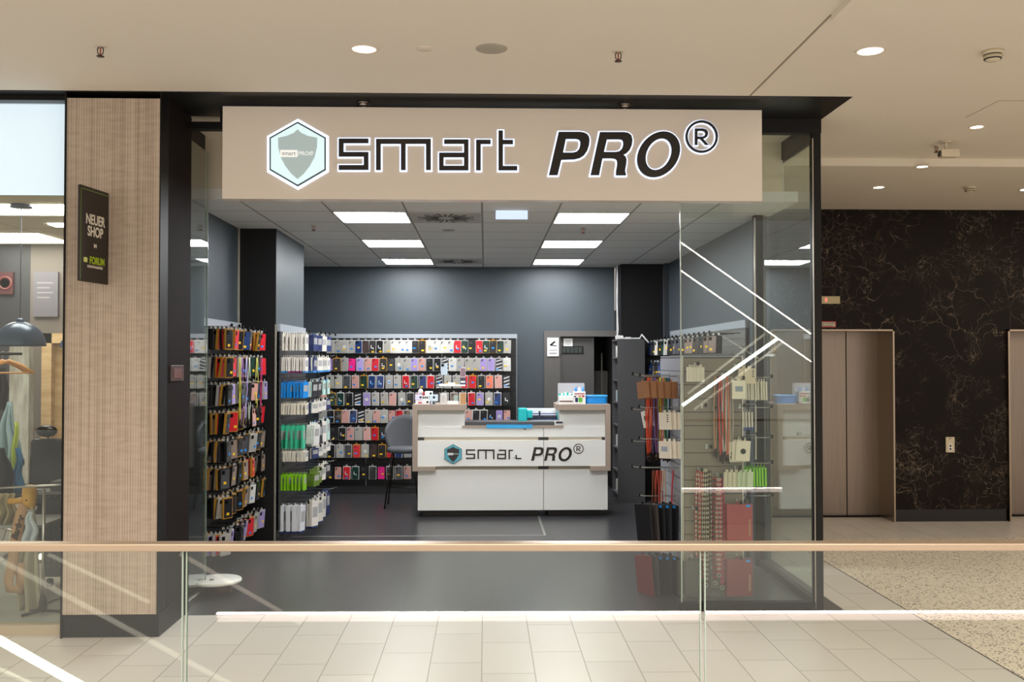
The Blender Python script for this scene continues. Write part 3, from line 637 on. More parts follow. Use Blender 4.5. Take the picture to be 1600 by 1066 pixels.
while z < bzt-.07: m.box(bx0, bx1, -.02, .02, z, min(z+.071, bzt-.065)); z += .075
m.box(bx0, bx1, -.0, .03, .1, bzt-.06)
ob('panel', m, mat('slat_black', '1b1b1d', .4), back)
ob('header_strip', B(bx0, bx1, -.022, .02, bzt-.063, bzt), mat('header_grey', '9ba1a8', .4), back)
for xx in (bx0, bx1-.012, atY(572, 600, 12.66).x+.9, atY(690, 600, 12.66).x+.9): ob('joint_strip', B(xx, xx+.01, -.026, -.02, .1, bzt-.005), mat('strip_silver', '8e9296', .35, .4), back)
ob('plinth', B(bx0, bx1, -.03, .03, 0, .1), mat('plinth_dark', '2c2c2e', .4), back)
for r, y in enumerate(ROWT):
    zt = atY(600, y-1.5, YP).z
    ob('hook_rail', B(bx0+.02, (bx1 if r < 5 else atY(655, 600, 12.6).x+.9)-.02, -.14, -.125, zt+.0, zt+.008), BLACK, back)
    hk = MB(); n = 24
    for i in range(n):
        xx = bx0+.06+(bx1-bx0-.12)*i/(n-1); hk.box(xx-.002, xx+.002, -.13, -.02, zt+.001, zt+.005)
    ob('hook', hk, mat('hook_black', '161617', .4), back)
GRP = 'phone cases on the back wall'
for r, y in enumerate(ROWT):
    seq = rows[r].replace(' ', ''); zt = atY(600, y-1, YP).z
    xs = R0[r]; xe = 800 if r < 5 else 645
    cnt = len(seq); pitch = 12.35 if r < 5 else 13.0
    pitch = (xe-xs)/(cnt-.0)
    k_vis = 0
    for i, c in enumerate(seq):
        px = xs+pitch*(i+.35)
        if r == 4 and 650 < px < 724: continue
        style = random.choice([0, 0, 1]) if c in 'cwv' else random.choice([0, 0, 0, 2 if c in 'krgb' else 0])
        if c == 'm': style = 3
        card = {'c': 'g', 'w': 'w', 'k': random.choice('gkwo'), 'g': random.choice('gow'), 'b': random.choice('wgk'), 'r': random.choice('gow')}.get(c, random.choice('ggk'))
        p = atY(px, y, YP)
        o = link('phone_case', pack_mesh(c, card, style), None, (p.x, YP, zt), (random.uniform(-.02, .05), random.uniform(-.035, .035), random.uniform(-.12, .12)))
        k_vis += 1
        tag(o, f'{CASEC[c][0]} phone case, {ORD[k_vis-1]} from the left in the {ORD[r]} row, back wall display', 'phone case', GRP)
        if random.random() < .85: link('price_sticker', stick['b' if random.random() < .35 or c in 'sor' else 'y'], o, (random.uniform(-.02, .02), -.001, random.uniform(-.165, -.10)))

# left wall rack of phone cases (edge-on)
def wall_slat(name, label, x, y0, y1, ztop, side=1, c='1d1d1f'):
    t = thing(name, label, 'display wall', (x, (y0+y1)/2, 0)); h = (y1-y0)/2; m = MB(); z = .14
    s0, s1 = (0, .03) if side > 0 else (-.03, 0)
    while z < ztop-.08: m.box(s0, s1, -h, h, z, min(z+.071, ztop-.075)); z += .075
    m.box(s0*.6, s1*.6, -h, h, .08, ztop-.07)
    ob('panel', m, mat('slat_'+c, c, .45), t); ob('header_strip', B(s0, s1, -h, h, ztop-.07, ztop), mat('header_grey', '9ba1a8', .4), t)
    ob('plinth', B(s0, s1, -h, h, 0, .08), mat('plinth_dark', '2c2c2e', .4), t); return t
hook_me = {}
def hook_obj(parent, x, y, z, L, dx=1, dy=0, metal='hook_chrome', tip=True):
    key = (round(L, 3), dx, dy, metal)
    if key not in hook_me:
        mb = MB(); mb.tube([(0, 0, 0), (dx*L*.85, dy*L*.85, 0), (dx*L, dy*L, .012)], .003, 5)
        mb.box(-.006, .006, -.012, .012, -.02, .012)
        if tip: mb.box(dx*L*.97-.008 if dx else -.008, dx*L*.97+.008 if dx else .008, dy*L*.97-.008, dy*L*.97+.008, -.004, .022, 1)
        hook_me[key] = mb.mesh('hook', [mat('hook_chrome', 'b5b5b0', .3, .9) if metal == 'hook_chrome' else BLACK, BLACK])
    return link('hook', hook_me[key], parent, (x, y, z))
lz = [2.01, 1.785, 1.565, 1.34, 1.117, .90, .67, .38]
lw_ = wall_slat('slatwall', 'black slatwall with hanging phone cases on the left wall beside the entrance', XL+.004, 7.58, 9.03, 2.085)
wal = {}
def side_case_mesh(c, gold):
    if (c, gold) in wal: return wal[(c, gold)]
    m = MB()  # hangs at origin, faces +X, width along Y, thickness X
    m.box(-.009, .009, -.047, .047, -.178, -.012, 0); m.box(-.001, .001, -.012, .012, -.014, .012, 2)
    m.box(.009, .012, -.040, .040, -.170, -.020, 1); m.box(.012, .0135, -.034, -.006, -.058, -.028, 3)
    me = m.mesh('side_phone_case', [PACK['o'] if gold else PACK['g'] if c in 'cwv' else PACK['k'], cm(c), PACK['g'], LENS]); wal[(c, gold)] = me; return me
stx = {nm: MB().box(.0121, .0135, -.012, .014, -.01, .01).mesh('sticker', [mm]) for nm, mm in (('y', STY), ('b', STB))}
lpal = ['krrdkdbkds', 'krrdckkdgk', 'kkvkdckksc', 'kkrykddksd', 'kkydkddgck', 'dkyykcykrr', 'kckdkdyswc', 'crvvkdvrrr']
for r, z in enumerate(lz):
    n = 7
    for h in range(n):
        y = 7.70+h*.205; L = .27+random.uniform(-.02, .02)
        hook_obj(lw_, .02, y-8.305, z, L, 1, 0, 'k')
        k_out = 5 if h == 0 else 3
        for q in range(k_out):
            c = lpal[r][(h*2+q) % 10]; gold = c in 'yrk' and random.random() < .6
            x = XL+.02+L-.03-q*.034
            o = link('side_phone_case', side_case_mesh(c, gold), None, (x, y, z-.008), (random.uniform(-.03, .03), random.uniform(-.03, .16), random.uniform(-.22, 0) if random.random() < .55 else random.uniform(-.75, -.3)))
            pos = ['outermost', 'second', 'third', 'fourth', 'fifth'][q]
            tag(o, f'{CASEC[c][0]} case, {pos if q == 0 else pos+" inward"}, {ORD[h]} hook from front, {ORD[r]} row, left wall', 'phone case', 'phone cases on the left wall')
            if q == 0: link('price_sticker', stx['b' if random.random() < .5 else 'y'], o, (0, random.uniform(-.02, .02), random.uniform(-.15, -.11)))
# lanyards / straps
def lanyard_mesh(colr, Ln, wob, seed, along='x'):
    rnd = random.Random(seed); m = MB()
    for s_ in (-1, 1):
        pts = []
        for i in range(9):
            t_ = i/8; pts.append((s_*(.004+wob*math.sin(math.pi*t_)*rnd.uniform(.7, 1.1)), rnd.uniform(-.004, .004), -Ln*t_))
        m.tube(pts, .0055, 5, 0, .5)
    return m.mesh('lanyard_strap', [colr])
def lanyard(p, c, cname, Ln, label, group, rz=0, clip=True, chain=False):
    mm = mat('strap_'+cname.replace(' ', '_'), c, .6)
    o = link('lanyard', lanyard_mesh(mm, Ln, random.uniform(.004, .016), random.random()), None, p, (random.uniform(-.02, .02), random.uniform(-.04, .04), rz))
    tag(o, label, 'lanyard', group)
    if clip:
        m = MB(); m.tube([(0, 0, -Ln+.01), (.004, 0, -Ln-.02), (-.006, 0, -Ln-.035), (-.01, 0, -Ln-.02), (0, 0, -Ln-.01)], .007, 6).tube([(.006, 0, -Ln+.02), (.012, .0, -Ln-.05)], .006, 5); m.box(-.008, .008, -.006, .006, -Ln-.005, -Ln+.015)
        ob('clip', m, mat('clip_dark_metal', '3a2c28', .35, .7), o)
    return o
lc = [('c8c53a', 'yellow'), ('a06bb0', 'purple'), ('b8aee0', 'lilac'), ('c9d6c4', 'pale green'), ('d0d060', 'lime'), ('b0306a', 'magenta')]
for i, (yy, px) in enumerate(zip((8.0, 8.1, 8.2, 8.35, 8.55, 8.65), (366, 370, 377, 381, 393, 400))):
    P_ = atY(px+9, 560, yy); lanyard((P_.x, yy, 1.76-.0), lc[i][0], lc[i][1], random.uniform(.42, .60), f'{lc[i][1]} phone strap hanging between the phone cases on the left wall', 'phone straps on the left wall', rz=1.2)

# packs on the column: white, blue, mint and lime
cw = wall_slat('slatwall', 'narrow grey slatwall with white, blue and lime packs on the column side', -1.958, 9.10, 10.38, atX(440, 507, -1.95).z, c='3c3d3e')
crow = [(520, 547, 'white', 'e4e0d6', 12), (556, 582, 'white', 'e6e1da', 12), (595, 621, 'blue', '1387d8', 8), (628, 647, 'white', 'e2dccb', 14), (663, 700, 'mint green', '3cc49a', 5), (702, 720, 'white', 'e4dfd2', 14), (739, 765, 'lime green', '86c81c', 7), (787, 831, 'white', 'dfe2e6', 4)]
spk = {}
def slim_pack(c, hgt, wd, band=None, tk=.010):
    key = (c, round(hgt, 3), wd, band, tk)
    if key in spk: return spk[key]
    m = MB(); m.box(-tk/2, tk/2, -wd/2, wd/2, -hgt, -.012, 0); m.box(-.001, .001, -.012, .012, -.014, .010, 0)
    m.box(tk/2, tk/2+.0006, -wd*.38, wd*.38, -hgt*.62, -hgt*.25, 1)
    if band: m.box(-tk/2-.0008, tk/2+.0008, -wd/2-.0008, wd/2+.0008, -hgt-.0008, -hgt+.018, 2)
    me = m.mesh('accessory_pack', [mat('pack_'+c, c, .4), mat('pack_print_grey', 'a9a9a8', .5), mat('band_'+(band or 'none'), band or '888888', .4)]); spk[key] = me; return me
for r, (ya, yb, cn, c, n) in enumerate(crow):
    zt = atY(455, ya, 9.2).z; h_ = (yb-ya)*9.2/1500
    for hk_ in range(5):
        yy = 9.20+hk_*.26; L = .29 if hk_ else .27
        hook_obj(cw, .02, yy-9.74, zt, L+(.05 if hk_ else .0)+.02*(hk_ == 4), 1, 0)
        nn = n if hk_ == 0 else 3
        for q in range(nn):
            if hk_ == 0: x = -1.93+.012+q*(.235/n)*1.0
            else: x = -1.95+L-.005-q*.022
            cc, band, cnm = c, None, cn
            if r == 1: band = '7d2a6a' if 2 < q < 10 else '2f7fc0'
            if r == 4 and hk_ == 0 and q == 4: pass
            if hk_: cc, cnm = random.choice([('e4e0d6', 'white'), ('e4e0d6', 'white'), ('1387d8', 'blue'), ('b9dcd0', 'pale mint'), ('2f3034', 'black')] if r in (2, 4, 6) else [('e4e0d6', 'white'), ('d8d4c8', 'white'), ('2c3a6a', 'navy')])
            if r == 6 and hk_ in (1, 2): cc, cnm = '66802a', 'olive green'
            tk = .017 if n <= 8 and hk_ == 0 else .012
            if r == 7: band, tk = '1d2c5c', .04
            if r == 7 and hk_: tk = .018
            o = link('accessory_pack', slim_pack(cc, h_, .105, band, tk), None, (x, yy, zt-.004), (random.uniform(-.03, .03), random.uniform(-.02, .05), random.uniform(-.5, -.06) if hk_ or random.random() < .3 else random.uniform(-.12, 0)))
            tag(o, f'{cnm} accessory pack, {ORD[q]} on the {ORD[hk_]} hook, {ORD[r]} row of the column display', 'accessory pack', 'accessory packs on the column')
# extra white packs filling the second half of the lower mint and lime rows
for r, cc, cnm, k0 in ((4, 'dfe0da', 'white', 5), (6, '5f7a26', 'olive green', 7)):
    ya, yb = crow[r][:2]; zt = atY(455, ya, 9.2).z; h_ = (yb-ya)*9.2/1500*.85
    for q in range(4):
        o = link('accessory_pack', slim_pack(cc, h_, .1, None, .013), None, (-1.93+.24+q*.022, 9.33, zt-.004), (0, .05, -.4))
        tag(o, f'{cnm} accessory pack, {ORD[q]} behind the front hook of the {ORD[r]} column row', 'accessory pack', 'accessory packs on the column')

# right wall rack
rw_t = wall_slat('slatwall', 'grey slatwall with phone cases on the right wall behind the glass', XR-.004, 8.45, 11.9, 2.10, side=-1, c='6a6864')
rz = [1.985, 1.74]
rp = ['kddrkbykcpkdbkwkkpdbwkky', 'bbdkkkbdkc']
for r, z in enumerate(rz):
    for h in range(16 if r == 0 else 4):
        y = (8.62+h*.215) if r == 0 else 11.85-h*.22; L = .30
        hook_obj(rw_t, -.02, y-10.175, z, L, -1, 0, 'k')
        for q in range(2):
            c = rp[r][(h*2+q) % len(rp[r])]
            if r == 0: c = ('ykydkynk'[(h*2+q) % 8] if h < 7 else 'bdckpcbgdkcwbkd'[(h*2+q) % 15])
            o = link('slim_case', side_case_mesh(c, False), None, (XR-L+.02+q*.05, y, z-.008), (0, random.uniform(-.12, .04), math.pi+random.uniform(.2, .9)))
            tag(o, f'{CASEC[c][0]} phone case, {["outer","inner"][q]} on the {ORD[h]} hook {"from the front" if r == 0 else "from the back"}, {["top","second"][r]} row, right wall', 'phone case', 'phone cases on the right wall')
            link('price_sticker', stx['y'], o, (0, random.uniform(-.02, .02), random.uniform(-.15, -.1)))

# freestanding slatwall tower
TX0, TX1, TY0, TY1, TZ = 1.457, 1.90, 7.05, 7.95, 1.772
tw = thing('display_tower', 'freestanding taupe slatwall tower with accessories standing behind the right front glass', 'display stand', (TX0, TY0, 0))
SLT = mat('slat_taupe', '7c7264', .5); SLG = mat('slat_grey', '84868c', .5)
w_, d_ = TX1-TX0, TY1-TY0
m = MB(); z = .06
while z < TZ-.02: m.box(.01, w_-.01, 0, .016, z, min(z+.094, TZ-.01)); z += .1
m.box(.01, w_-.01, .008, .02, .05, TZ-.01, 1); ob('front_panel', m, [SLT, mat('slat_groove', '3a352e', .6)], tw)
m = MB(); z = .06
while z < TZ-.02: m.box(0, .016, .012, d_, z, min(z+.094, TZ-.01)); m.box(w_-.016, w_, .012, d_, z, min(z+.094, TZ-.01)); z += .1
m.box(.008, .02, .012, d_, .05, TZ-.01, 1); m.box(w_-.02, w_-.008, .012, d_, .05, TZ-.01, 1); ob('side_panel', m, [SLG, mat('slat_groove', '3a352e', .6)], tw)
for x in (0, w_): ob('corner_profile', B(x-.005, x+.005, -.004, .012, .0, TZ), mat('profile_silver', 'b5ada0', .35, .5), tw)
ob('back_panel', B(.01, w_-.01, d_-.02, d_, .05, TZ-.01), SLG, tw); ob('top_cap', B(0, w_, 0, d_, TZ-.01, TZ), SLG, tw)
ob('plinth', B(.0, w_, .0, d_, 0, .05), mat('plinth_taupe', '5b544a', .5), tw)
def TW(px, py, off=.0): q = atY(px, py, TY0-off); return q
def fhook(px, py, L=.2, cl=True): q = TW(px, py); hook_obj(tw, q.x-TX0, -.002, q.z, L, 0, -1)
def lhook(yy, z, L=.24): hook_obj(tw, -.002, yy-TY0, z, L, -1, 0)
def rhook(yy, z, L=.24): hook_obj(tw, w_+.002, yy-TY0, z, L, 1, 0)
def flat_pack(name, p, w_, h_, t_, c, label, cat, rot=(0, 0, 0), deco='dot', group=None, cd='3a4450'):
    m = MB(); m.rbox(-w_/2, w_/2, -t_/2, t_/2, -h_, -.008, .003, 0, 2); m.box(-.014, .014, -.001, .001, -.01, .01, 0)
    o = ob(name, m, [mat('pack_'+c, c, .45)], loc=p, rot=rot); tag(o, label, cat, group)
    dc = mat('print_'+cd, cd, .5)
    if deco == 'dot': ob('printed_picture', MB().lathe([(w_*.08, -.001), (w_*.08, -.0012-.0004), (w_*.2, -.0016), (w_*.2, -.001)], (0, -t_/2, -h_*.55), 20, axis='y'), dc, o)
    if deco == 'square': ob('printed_picture', B(-w_*.28, w_*.28, -t_/2-.001, -t_/2, -h_*.62, -h_*.35), dc, o)
    if deco == 'label': ob('label', B(-w_*.2, w_*.15, -t_/2-.001, -t_/2, -h_*.6, -h_*.2), WHITE, o)
    if deco == 'blue': ob('price_sticker', B(w_*.25, w_*.42, -t_/2-.001, -t_/2, -.03, -.012), STB, o)
    if deco == 'bars':
        for k in range(4): ob('printed_mark', B(w_*.22, w_*.36, -t_/2-.001, -t_/2, -h_*(.18+.12*k)-.008, -h_*(.18+.12*k)), dc, o)
    return o
PZ = lambda py, Y=6.98: atY(1100, py, Y).z
# front of tower
fhook(1085, 570, .12); fhook(1148, 572, .12)
for q in range(5):
    p = TW(1078+q*4.2, 572, .05); flat_pack('accessory_pack', p, .075, .115, .012, 'e2dacb', f'cream screen film pack, {ORD[q]} from left in the top front group of the tower', 'accessory pack', (0, random.uniform(-.05, .05), random.uniform(.5, .8)), None, 'cream packs on the tower top')
for q in range(2):
    p = TW(1162+q*9, 574, .05); flat_pack('accessory_pack', p, .09, .12, .014, 'd8cab0', f'beige pack, {["left","right"][q]} one at the top right edge of the tower front', 'accessory pack', (0, 0, .3), 'bars' if q else None)
fhook(1096, 634, .14); fhook(1114, 638, .10); fhook(1155, 634, .14); fhook(1155, 592, .12)
fhook(1103, 697, .16); fhook(1153, 685, .14); fhook(1090, 733, .14); fhook(1120, 742, .14); fhook(1148, 731, .14)
flat_pack('accessory_pack', TW(1154, 593, .10), .098, .142, .03, 'e6dcc8', 'cream boxed holder with a dark square picture at upper right of the tower', 'accessory pack', (0, 0, -.05), 'square', cd='8a94a0')
for q in range(3): flat_pack('accessory_pack', TW(1148+q*7, 689+q*-1, .06+.03*q), .10, .155, .02, 'ddd2bd', f'cream charger box with black ring, {["rear","middle","front"][q]} one at mid right of the tower', 'accessory pack', (0, .03*q, -.15), 'dot' if q == 2 else None, cd='2c2c2e')
for q in range(6):
    p = TW(1136+q*7.2, 736, .07); flat_pack('cable_pack', p, .06, .135, .012, 'c9d2b4' if q > 2 else 'd8d0ba', f'pale green cable pack, {ORD[q]} from left low on the tower front', 'cable pack', (0, .03, .6), None, 'pale cable packs on the tower')
fc = [('b98d68', 'tan'), ('2a2624', 'black'), ('d8402c', 'red'), ('c9b49a', 'beige'), ('b9b9b4', 'grey'), ('d87860', 'coral'), ('b0a088', 'taupe'), ('a59b8c', 'pale brown')]
for i, (c, nm) in enumerate(fc):
    p = TW(1118+i*3.6, 588, .05+.012*(i % 3)); lanyard(p, c, nm, .55+.02*(i % 3), f'{nm} flat phone strap, {ORD[i]} from the left in the tower front bunch', 'phone straps on the tower front', rz=random.uniform(-.3, .3))
fhook(1128, 586, .12)
# left side of tower
Zl = lambda py, Y=7.3: atY(1040, py, Y).z
for i, (y_, py) in enumerate(((7.2, 588), (7.55, 586), (7.25, 637), (7.25, 686), (7.2, 731), (7.6, 640), (7.6, 690), (7.25, 775), (7.6, 730), (7.3, 850))): lhook(y_, Zl(py, y_), .30)
for q in range(5):
    flat_pack('kraft_box', (TX0-.05-q*.055, 7.22, Zl(595, 7.2)), .10, .135, .045, '94694a', f'brown kraft box pack, {ORD[q]} from the tower, upper left side', 'box', (0, -.04*q, -1.15), 'label' if q in (0, 3) else None, 'kraft box packs on the tower')
lcs = [('2a2826', 'black'), ('e0582a', 'orange'), ('d0402c', 'red orange'), ('c0b090', 'beige'), ('5a4a6a', 'plum'), ('7a5a9a', 'violet'), ('2a2a30', 'dark blue'), ('7a3a20', 'rust'), ('d8c030', 'yellow'), ('4a8ac0', 'sky blue'), ('e07030', 'bright orange'), ('2e7a3e', 'green'), ('24221f', 'charcoal'), ('3a6a90', 'steel blue')]
for i, (c, nm) in enumerate(lcs):
    yy = 7.55-.02*(i % 3); p = atY(1010+i*2.7, 600, yy); lanyard((p.x, yy, Zl(590, yy)), c, nm, .60+.02*random.random(), f'{nm} phone lanyard, {ORD[i]} from the left in the tower side bunch', 'phone lanyards on the tower side', rz=random.uniform(-.4, .4))
for i, (c, nm) in enumerate([('a8583c', 'rust'), ('c04a3a', 'brick red'), ('a04030', 'dark red'), ('c9a88a', 'sand'), ('d02030', 'bright red')]):
    yy = 7.4; p = atY(1021+i*5.5+(10 if i == 4 else 0), 735, yy); lanyard((p.x, yy, Zl(735, yy)), c, nm, .50 if i < 4 else .34, f'{nm} phone strap, {ORD[i]} from the left in the low bunch beside the tower', 'low phone straps beside the tower', rz=random.uniform(-.3, .3))
for k, (py, lab) in enumerate(((645, 'upper'), (690, 'lower'))):
    for q in range(3): flat_pack('charger_pack', (TX0-.05-q*.035, 7.12, Zl(py-2, 7.12)), .12, .135, .016, 'ddd6c8', f'white charger pack, {["inner","middle","outer"][q]} one on the {lab} left hook of the tower', 'charger pack', (0, -.05, -1.0), ('bars' if k == 0 else 'square') if q == 2 else None, cd='3a3a3c' if k == 0 else '9aa0b0')
flat_pack('charger_pack', (1.28, 7.6, Zl(640, 7.6)), .11, .14, .02, 'dedcd4', 'tilted white charger pack at the far left of the tower hooks', 'charger pack', (0, -.25, -.9), 'square', cd='3a3a3c')
for r, py in ((0, 786), (1, 866)):
    for q in range(5):
        c, cn = [('17171b', 'black'), ('24262c', 'black'), ('14151a', 'black'), ('3a3536', 'dark grey'), ('6a2c30', 'dark red')][q if r else q % 4]
        flat_pack('tablet_cover', (TX0-.07-q*.052, 7.18, Zl(py, 7.18)), .17, .30, .022, c, f'{cn} tablet cover, {ORD[q]} from the tower in the {["upper","lower"][r]} left row', 'tablet cover', (0, .03-.04*q, -1.05), 'blue' if q < 3 else None, 'tablet covers on the tower side')
# front lower: red tablet covers, dark ones, chains
fhook(1150, 783, .14); fhook(1150, 868, .14); fhook(1080, 868, .14); fhook(1082, 792, .14)
for r, (py, c) in enumerate(((786, '9a3c3e'), (872, '7c1f24'))):
    for q in range(2):
        o = flat_pack('tablet_cover', TW(1152+q*3, py, .04+.04*q), .19, .275, .022, c, f'{["dusty red","deep red"][r]} tablet cover, {["rear","front"][q]} one in the {["upper","lower"][r]} right front spot of the tower', 'tablet cover', (0, 0, .05), 'blue' if q else None)
        if q: ob('lettering_mark', B(.07, .078, -.0125, -.011, -.24, -.12), mat('gold_print', 'b09060', .5), o)
for q in range(2): flat_pack('tablet_cover', TW(1078+q*12, 874, .04+.03*q), .19, .26, .02, '38342e', f'dark brown tablet cover, {["left","right"][q]} one low on the tower front', 'tablet cover', (0, 0, .12), None)
def chain(p, n, cols, label, grp, cn):
    m = MB(); sp = .017
    for s_ in (-1, 1):
        for i in range(n):
            a = math.pi/2*(i % 2); cx = s_*(.006+.008*math.sin(math.pi*i/n)); z = -i*sp
            pts = [(cx+.0075*math.cos(t_)*math.cos(a), .0075*math.cos(t_)*math.sin(a), z+.011*math.sin(t_)) for t_ in [k*math.pi/3 for k in range(7)]]
            m.tube(pts, .0034, 4, i % len(cols))
    o = ob('chain_strap', m, [mat('chain_'+c, c, .35) for c in cols], loc=p); tag(o, label, 'phone chain', grp)
    ob('clip', MB().tube([(.014*math.cos(k*math.pi/5), 0, -n*sp-.012+.014*math.sin(k*math.pi/5)) for k in range(11)], .004, 6), mat('clip_silver', 'b9b4a8', .3, .9), o)
cc = [(1090, 738, 44, ['b02c2c', 'd8cdb8'], 'red and cream'), (1096, 736, 46, ['c9a08a', 'c23a3a'], 'rose'), (1102, 736, 48, ['d8cdb4', '2a2420'], 'cream and black'), (1108, 738, 40, ['2a2420', 'b8a890'], 'black and cream'), (1117, 748, 44, ['a82430', '3a2426'], 'dark red'), (1123, 750, 40, ['e0c8b8', 'c02c40'], 'pale pink and red'), (1128, 748, 46, ['c83c6a', 'b02c2c'], 'magenta and red')]
for i, (px, py, n, cols, cn) in enumerate(cc): chain(TW(px, py, .06+.01*(i % 3)), n, cols, f'{cn} plastic phone chain, {ORD[i]} from the left on the tower front', 'plastic phone chains', cn)
# right side
for y_, py in ((7.2, 590), (7.2, 637), (7.2, 684), (7.2, 724), (7.2, 775), (7.6, 632), (7.6, 680)): rhook(y_, atY(1180, py, y_).z, .27)
for (py, hh_, n, c, cn, lab) in ((594, .15, 11, 'dcd3c0', 'cream', 'upper'), (641, .145, 5, 'd9d2c6', 'white', 'middle'), (728, .15, 9, '84d418', 'lime green', 'lower')):
    for q in range(n):
        x = TX1+.015+q*(.21 if n > 5 else .1)/n
        o = link('cable_pack', slim_pack(c, hh_, .10, '3a58a0' if n == 5 else None, .013), None, (x, 7.2, atY(1180, py, 7.2).z), (0, -.02, random.uniform(-.05, .1)))
        tag(o, f'{cn} pack, {ORD[q]} from the tower on the {lab} right side hook', 'cable pack', 'packs on the right side of the tower')
p = atY(1195, 790, 7.3); flat_pack('tablet_cover', (TX1+.06, 7.2, atY(1180, 780, 7.2).z), .17, .26, .03, '3b3a37', 'dark cover hanging low on the right side of the tower', 'tablet cover', (0, 0, 1.2), None)

# ------------------------------------------------------------------ shelf cabinet and cables
cb = thing('shelf_cabinet', 'tall dark grey shelf cabinet with open shelves on its left side near the back door', 'cabinet', (1.79, 12.05, 0))
CG = mat('cabinet_grey', '4c4c4e', .5)
ob('side_panel', B(-.165, .17, -.31, -.29, 0, 2.0), CG, cb); ob('side_panel', B(-.165, .17, .17, .19, 0, 2.0), CG, cb)
ob('back_panel', B(.15, .17, -.29, .17, 0, 2.0), CG, cb); ob('top', B(-.165, .17, -.29, .17, 1.98, 2.0), CG, cb)
for k in range(7): ob('shelf', B(-.16, .15, -.29, .17, .08+k*.28, .1+k*.28), CG, cb)
for k in range(7):
    z = .10+k*.28
    for q in range(2):
        c, cn = random.choice([('8a9aa0', 'grey'), ('5a6a78', 'blue grey'), ('b8b8b0', 'white'), ('3a3a40', 'dark')])
        tag(ob('storage_box', B(1.66, 1.86, 11.80+q*.2, 11.96+q*.2, z+.0005, z+.14+.05*(k % 2)), mat('sbox_'+c, c, .5)), f'{cn} box, {["front","rear"][q]} one on the {ORD[k]} shelf from below in the cabinet', 'box', 'boxes in the shelf cabinet')
cab = MB(); cab.tube([atY(965, 522, 12.1), (1.66, 12.0, 2.03), (1.72, 11.95, 2.012), (1.85, 11.95, 2.012), (1.93, 11.9, 2.012), atY(1003, 523, 11.6), atY(1013, 535, 11.4)], .009, 6)
cab.tube([atY(965, 415, 12.2), atY(964, 470, 12.2), atY(966, 515, 12.2), (1.67, 12.1, 2.02)], .007, 6)
tag(ob('cable', cab, mat('cable_white', 'c9c9c4', .5)), 'loose white cable running down the column and over the cabinet top', 'cable')
tag(ob('adapter', MB().rbox(1.64, 1.73, 11.98, 12.04, 2.001, 2.05, .01), WHITE), 'white power adapter lying on top of the dark cabinet', 'adapter')
tag(ob('adapter', MB().rbox(1.75, 1.82, 11.93, 11.99, 2.001, 2.03, .008), WHITE), 'small white plug right of the larger adapter on the cabinet', 'adapter')

# ------------------------------------------------------------------ counter
CY = 10.70
def cp(px, py, Y=CY): q = atY(px, py, Y); return q.x, q.z
X0, ZTOP = cp(645, 632); X1, _ = cp(953, 633)
ctr = thing('sales_counter', 'white sales counter with grey oak edging and black lettering', 'counter', ((X0+X1)/2, CY, 0)); gx = ctr.location.x
def cb_(x0, x1, y0, y1, z0, z1): return B(x0-gx, x1-gx, y0-CY, y1-CY, z0, z1)
zl = lambda py: cp(800, py)[1]; xl = lambda px: cp(px, 700)[0]
zb = zl(735.5); zcen = zl(665)
fr = MB()
def fb(x0, x1, y0, y1, z0, z1): fr.box(x0-gx, x1-gx, y0-CY, y1-CY, z0, z1)
fb(X0, xl(653), CY-.06, CY+.5, zb, ZTOP); fb(xl(653), xl(728.5), CY-.06, CY+.5, zl(641), ZTOP); fb(xl(653), xl(681), CY-.06, CY+.1, zb, zl(728))
ob('oak_frame', fr, WOODGREY, ctr, .002)
fr = MB(); fb(xl(945), X1, CY-.06, CY+.5, zb, ZTOP); fb(xl(870), xl(945), CY-.06, CY+.5, zl(641), ZTOP); fb(xl(921), xl(945), CY-.06, CY+.1, zb, zl(728))
ob('oak_frame', fr, WOODGREY, ctr, .002)
ob('desk_top', cb_(xl(722), xl(880), CY-.02, CY+.55, zcen-.025, zcen), WOODGREY, ctr)
ob('wing_panel', cb_(xl(653), xl(722), CY, CY+.03, zl(667), zl(641)), COUNTW, ctr); ob('wing_panel', cb_(xl(878), xl(945), CY, CY+.03, zl(667), zl(641)), COUNTW, ctr)
ob('wing_side', cb_(xl(722), xl(726), CY, CY+.5, zl(667), zl(641)), COUNTW, ctr); ob('wing_side', cb_(xl(874), xl(878), CY, CY+.5, zl(667), zl(641)), COUNTW, ctr)
xs_ = xl(849)
for (xa, xb) in ((xl(653), xs_-.003), (xs_+.003, xl(949))):
    ob('upper_panel', cb_(xa, xb, CY-.012, CY+.03, zl(683), zl(667)), COUNTW, ctr)
    ob('logo_panel', cb_(xa, xb, CY-.04, CY+.03, zl(728), zl(688)), COUNTW, ctr)
    ob('lower_panel', cb_(xa, xb, CY-.012, CY+.03, .075, zl(734)), COUNTW, ctr)
    ob('body', cb_(xa, xb, CY+.03, CY+.5, .075, zcen-.03), mat('counter_gap_brown', '8f8270', .5), ctr)
    ob('plinth', cb_(xa+.05, xb-.05, CY+.06, CY+.45, 0, .075), mat('plinth_dark2', '1d1c1a', .5), ctr)
for (a_, b2, y_) in ((653, 663, 685.5), (841, 857, 685.5), (940, 949, 685.5), (841, 857, 730.5)):
    ob('bracket', cb_(xl(a_), xl(b2), CY-.014, CY+.03, zl(y_+2.6), zl(y_-2.4)), mat('bracket_dark', '2e2a24', .4), ctr)
ob('groove', cb_(xl(653), xl(945), CY-.006, CY+.03, zl(688), zl(683)), mat('groove_beige', 'b8ad9a', .5), ctr); ob('groove', cb_(xl(681), xl(921), CY-.006, CY+.03, zl(734), zl(728)), mat('groove_beige', 'b8ad9a', .5), ctr)
def cmap(px, py):
    q = atY(708+(px-465.1)*.3105, 709.8+(py-240.9)*.3105, CY-.041); return (q.x-gx, q.z)
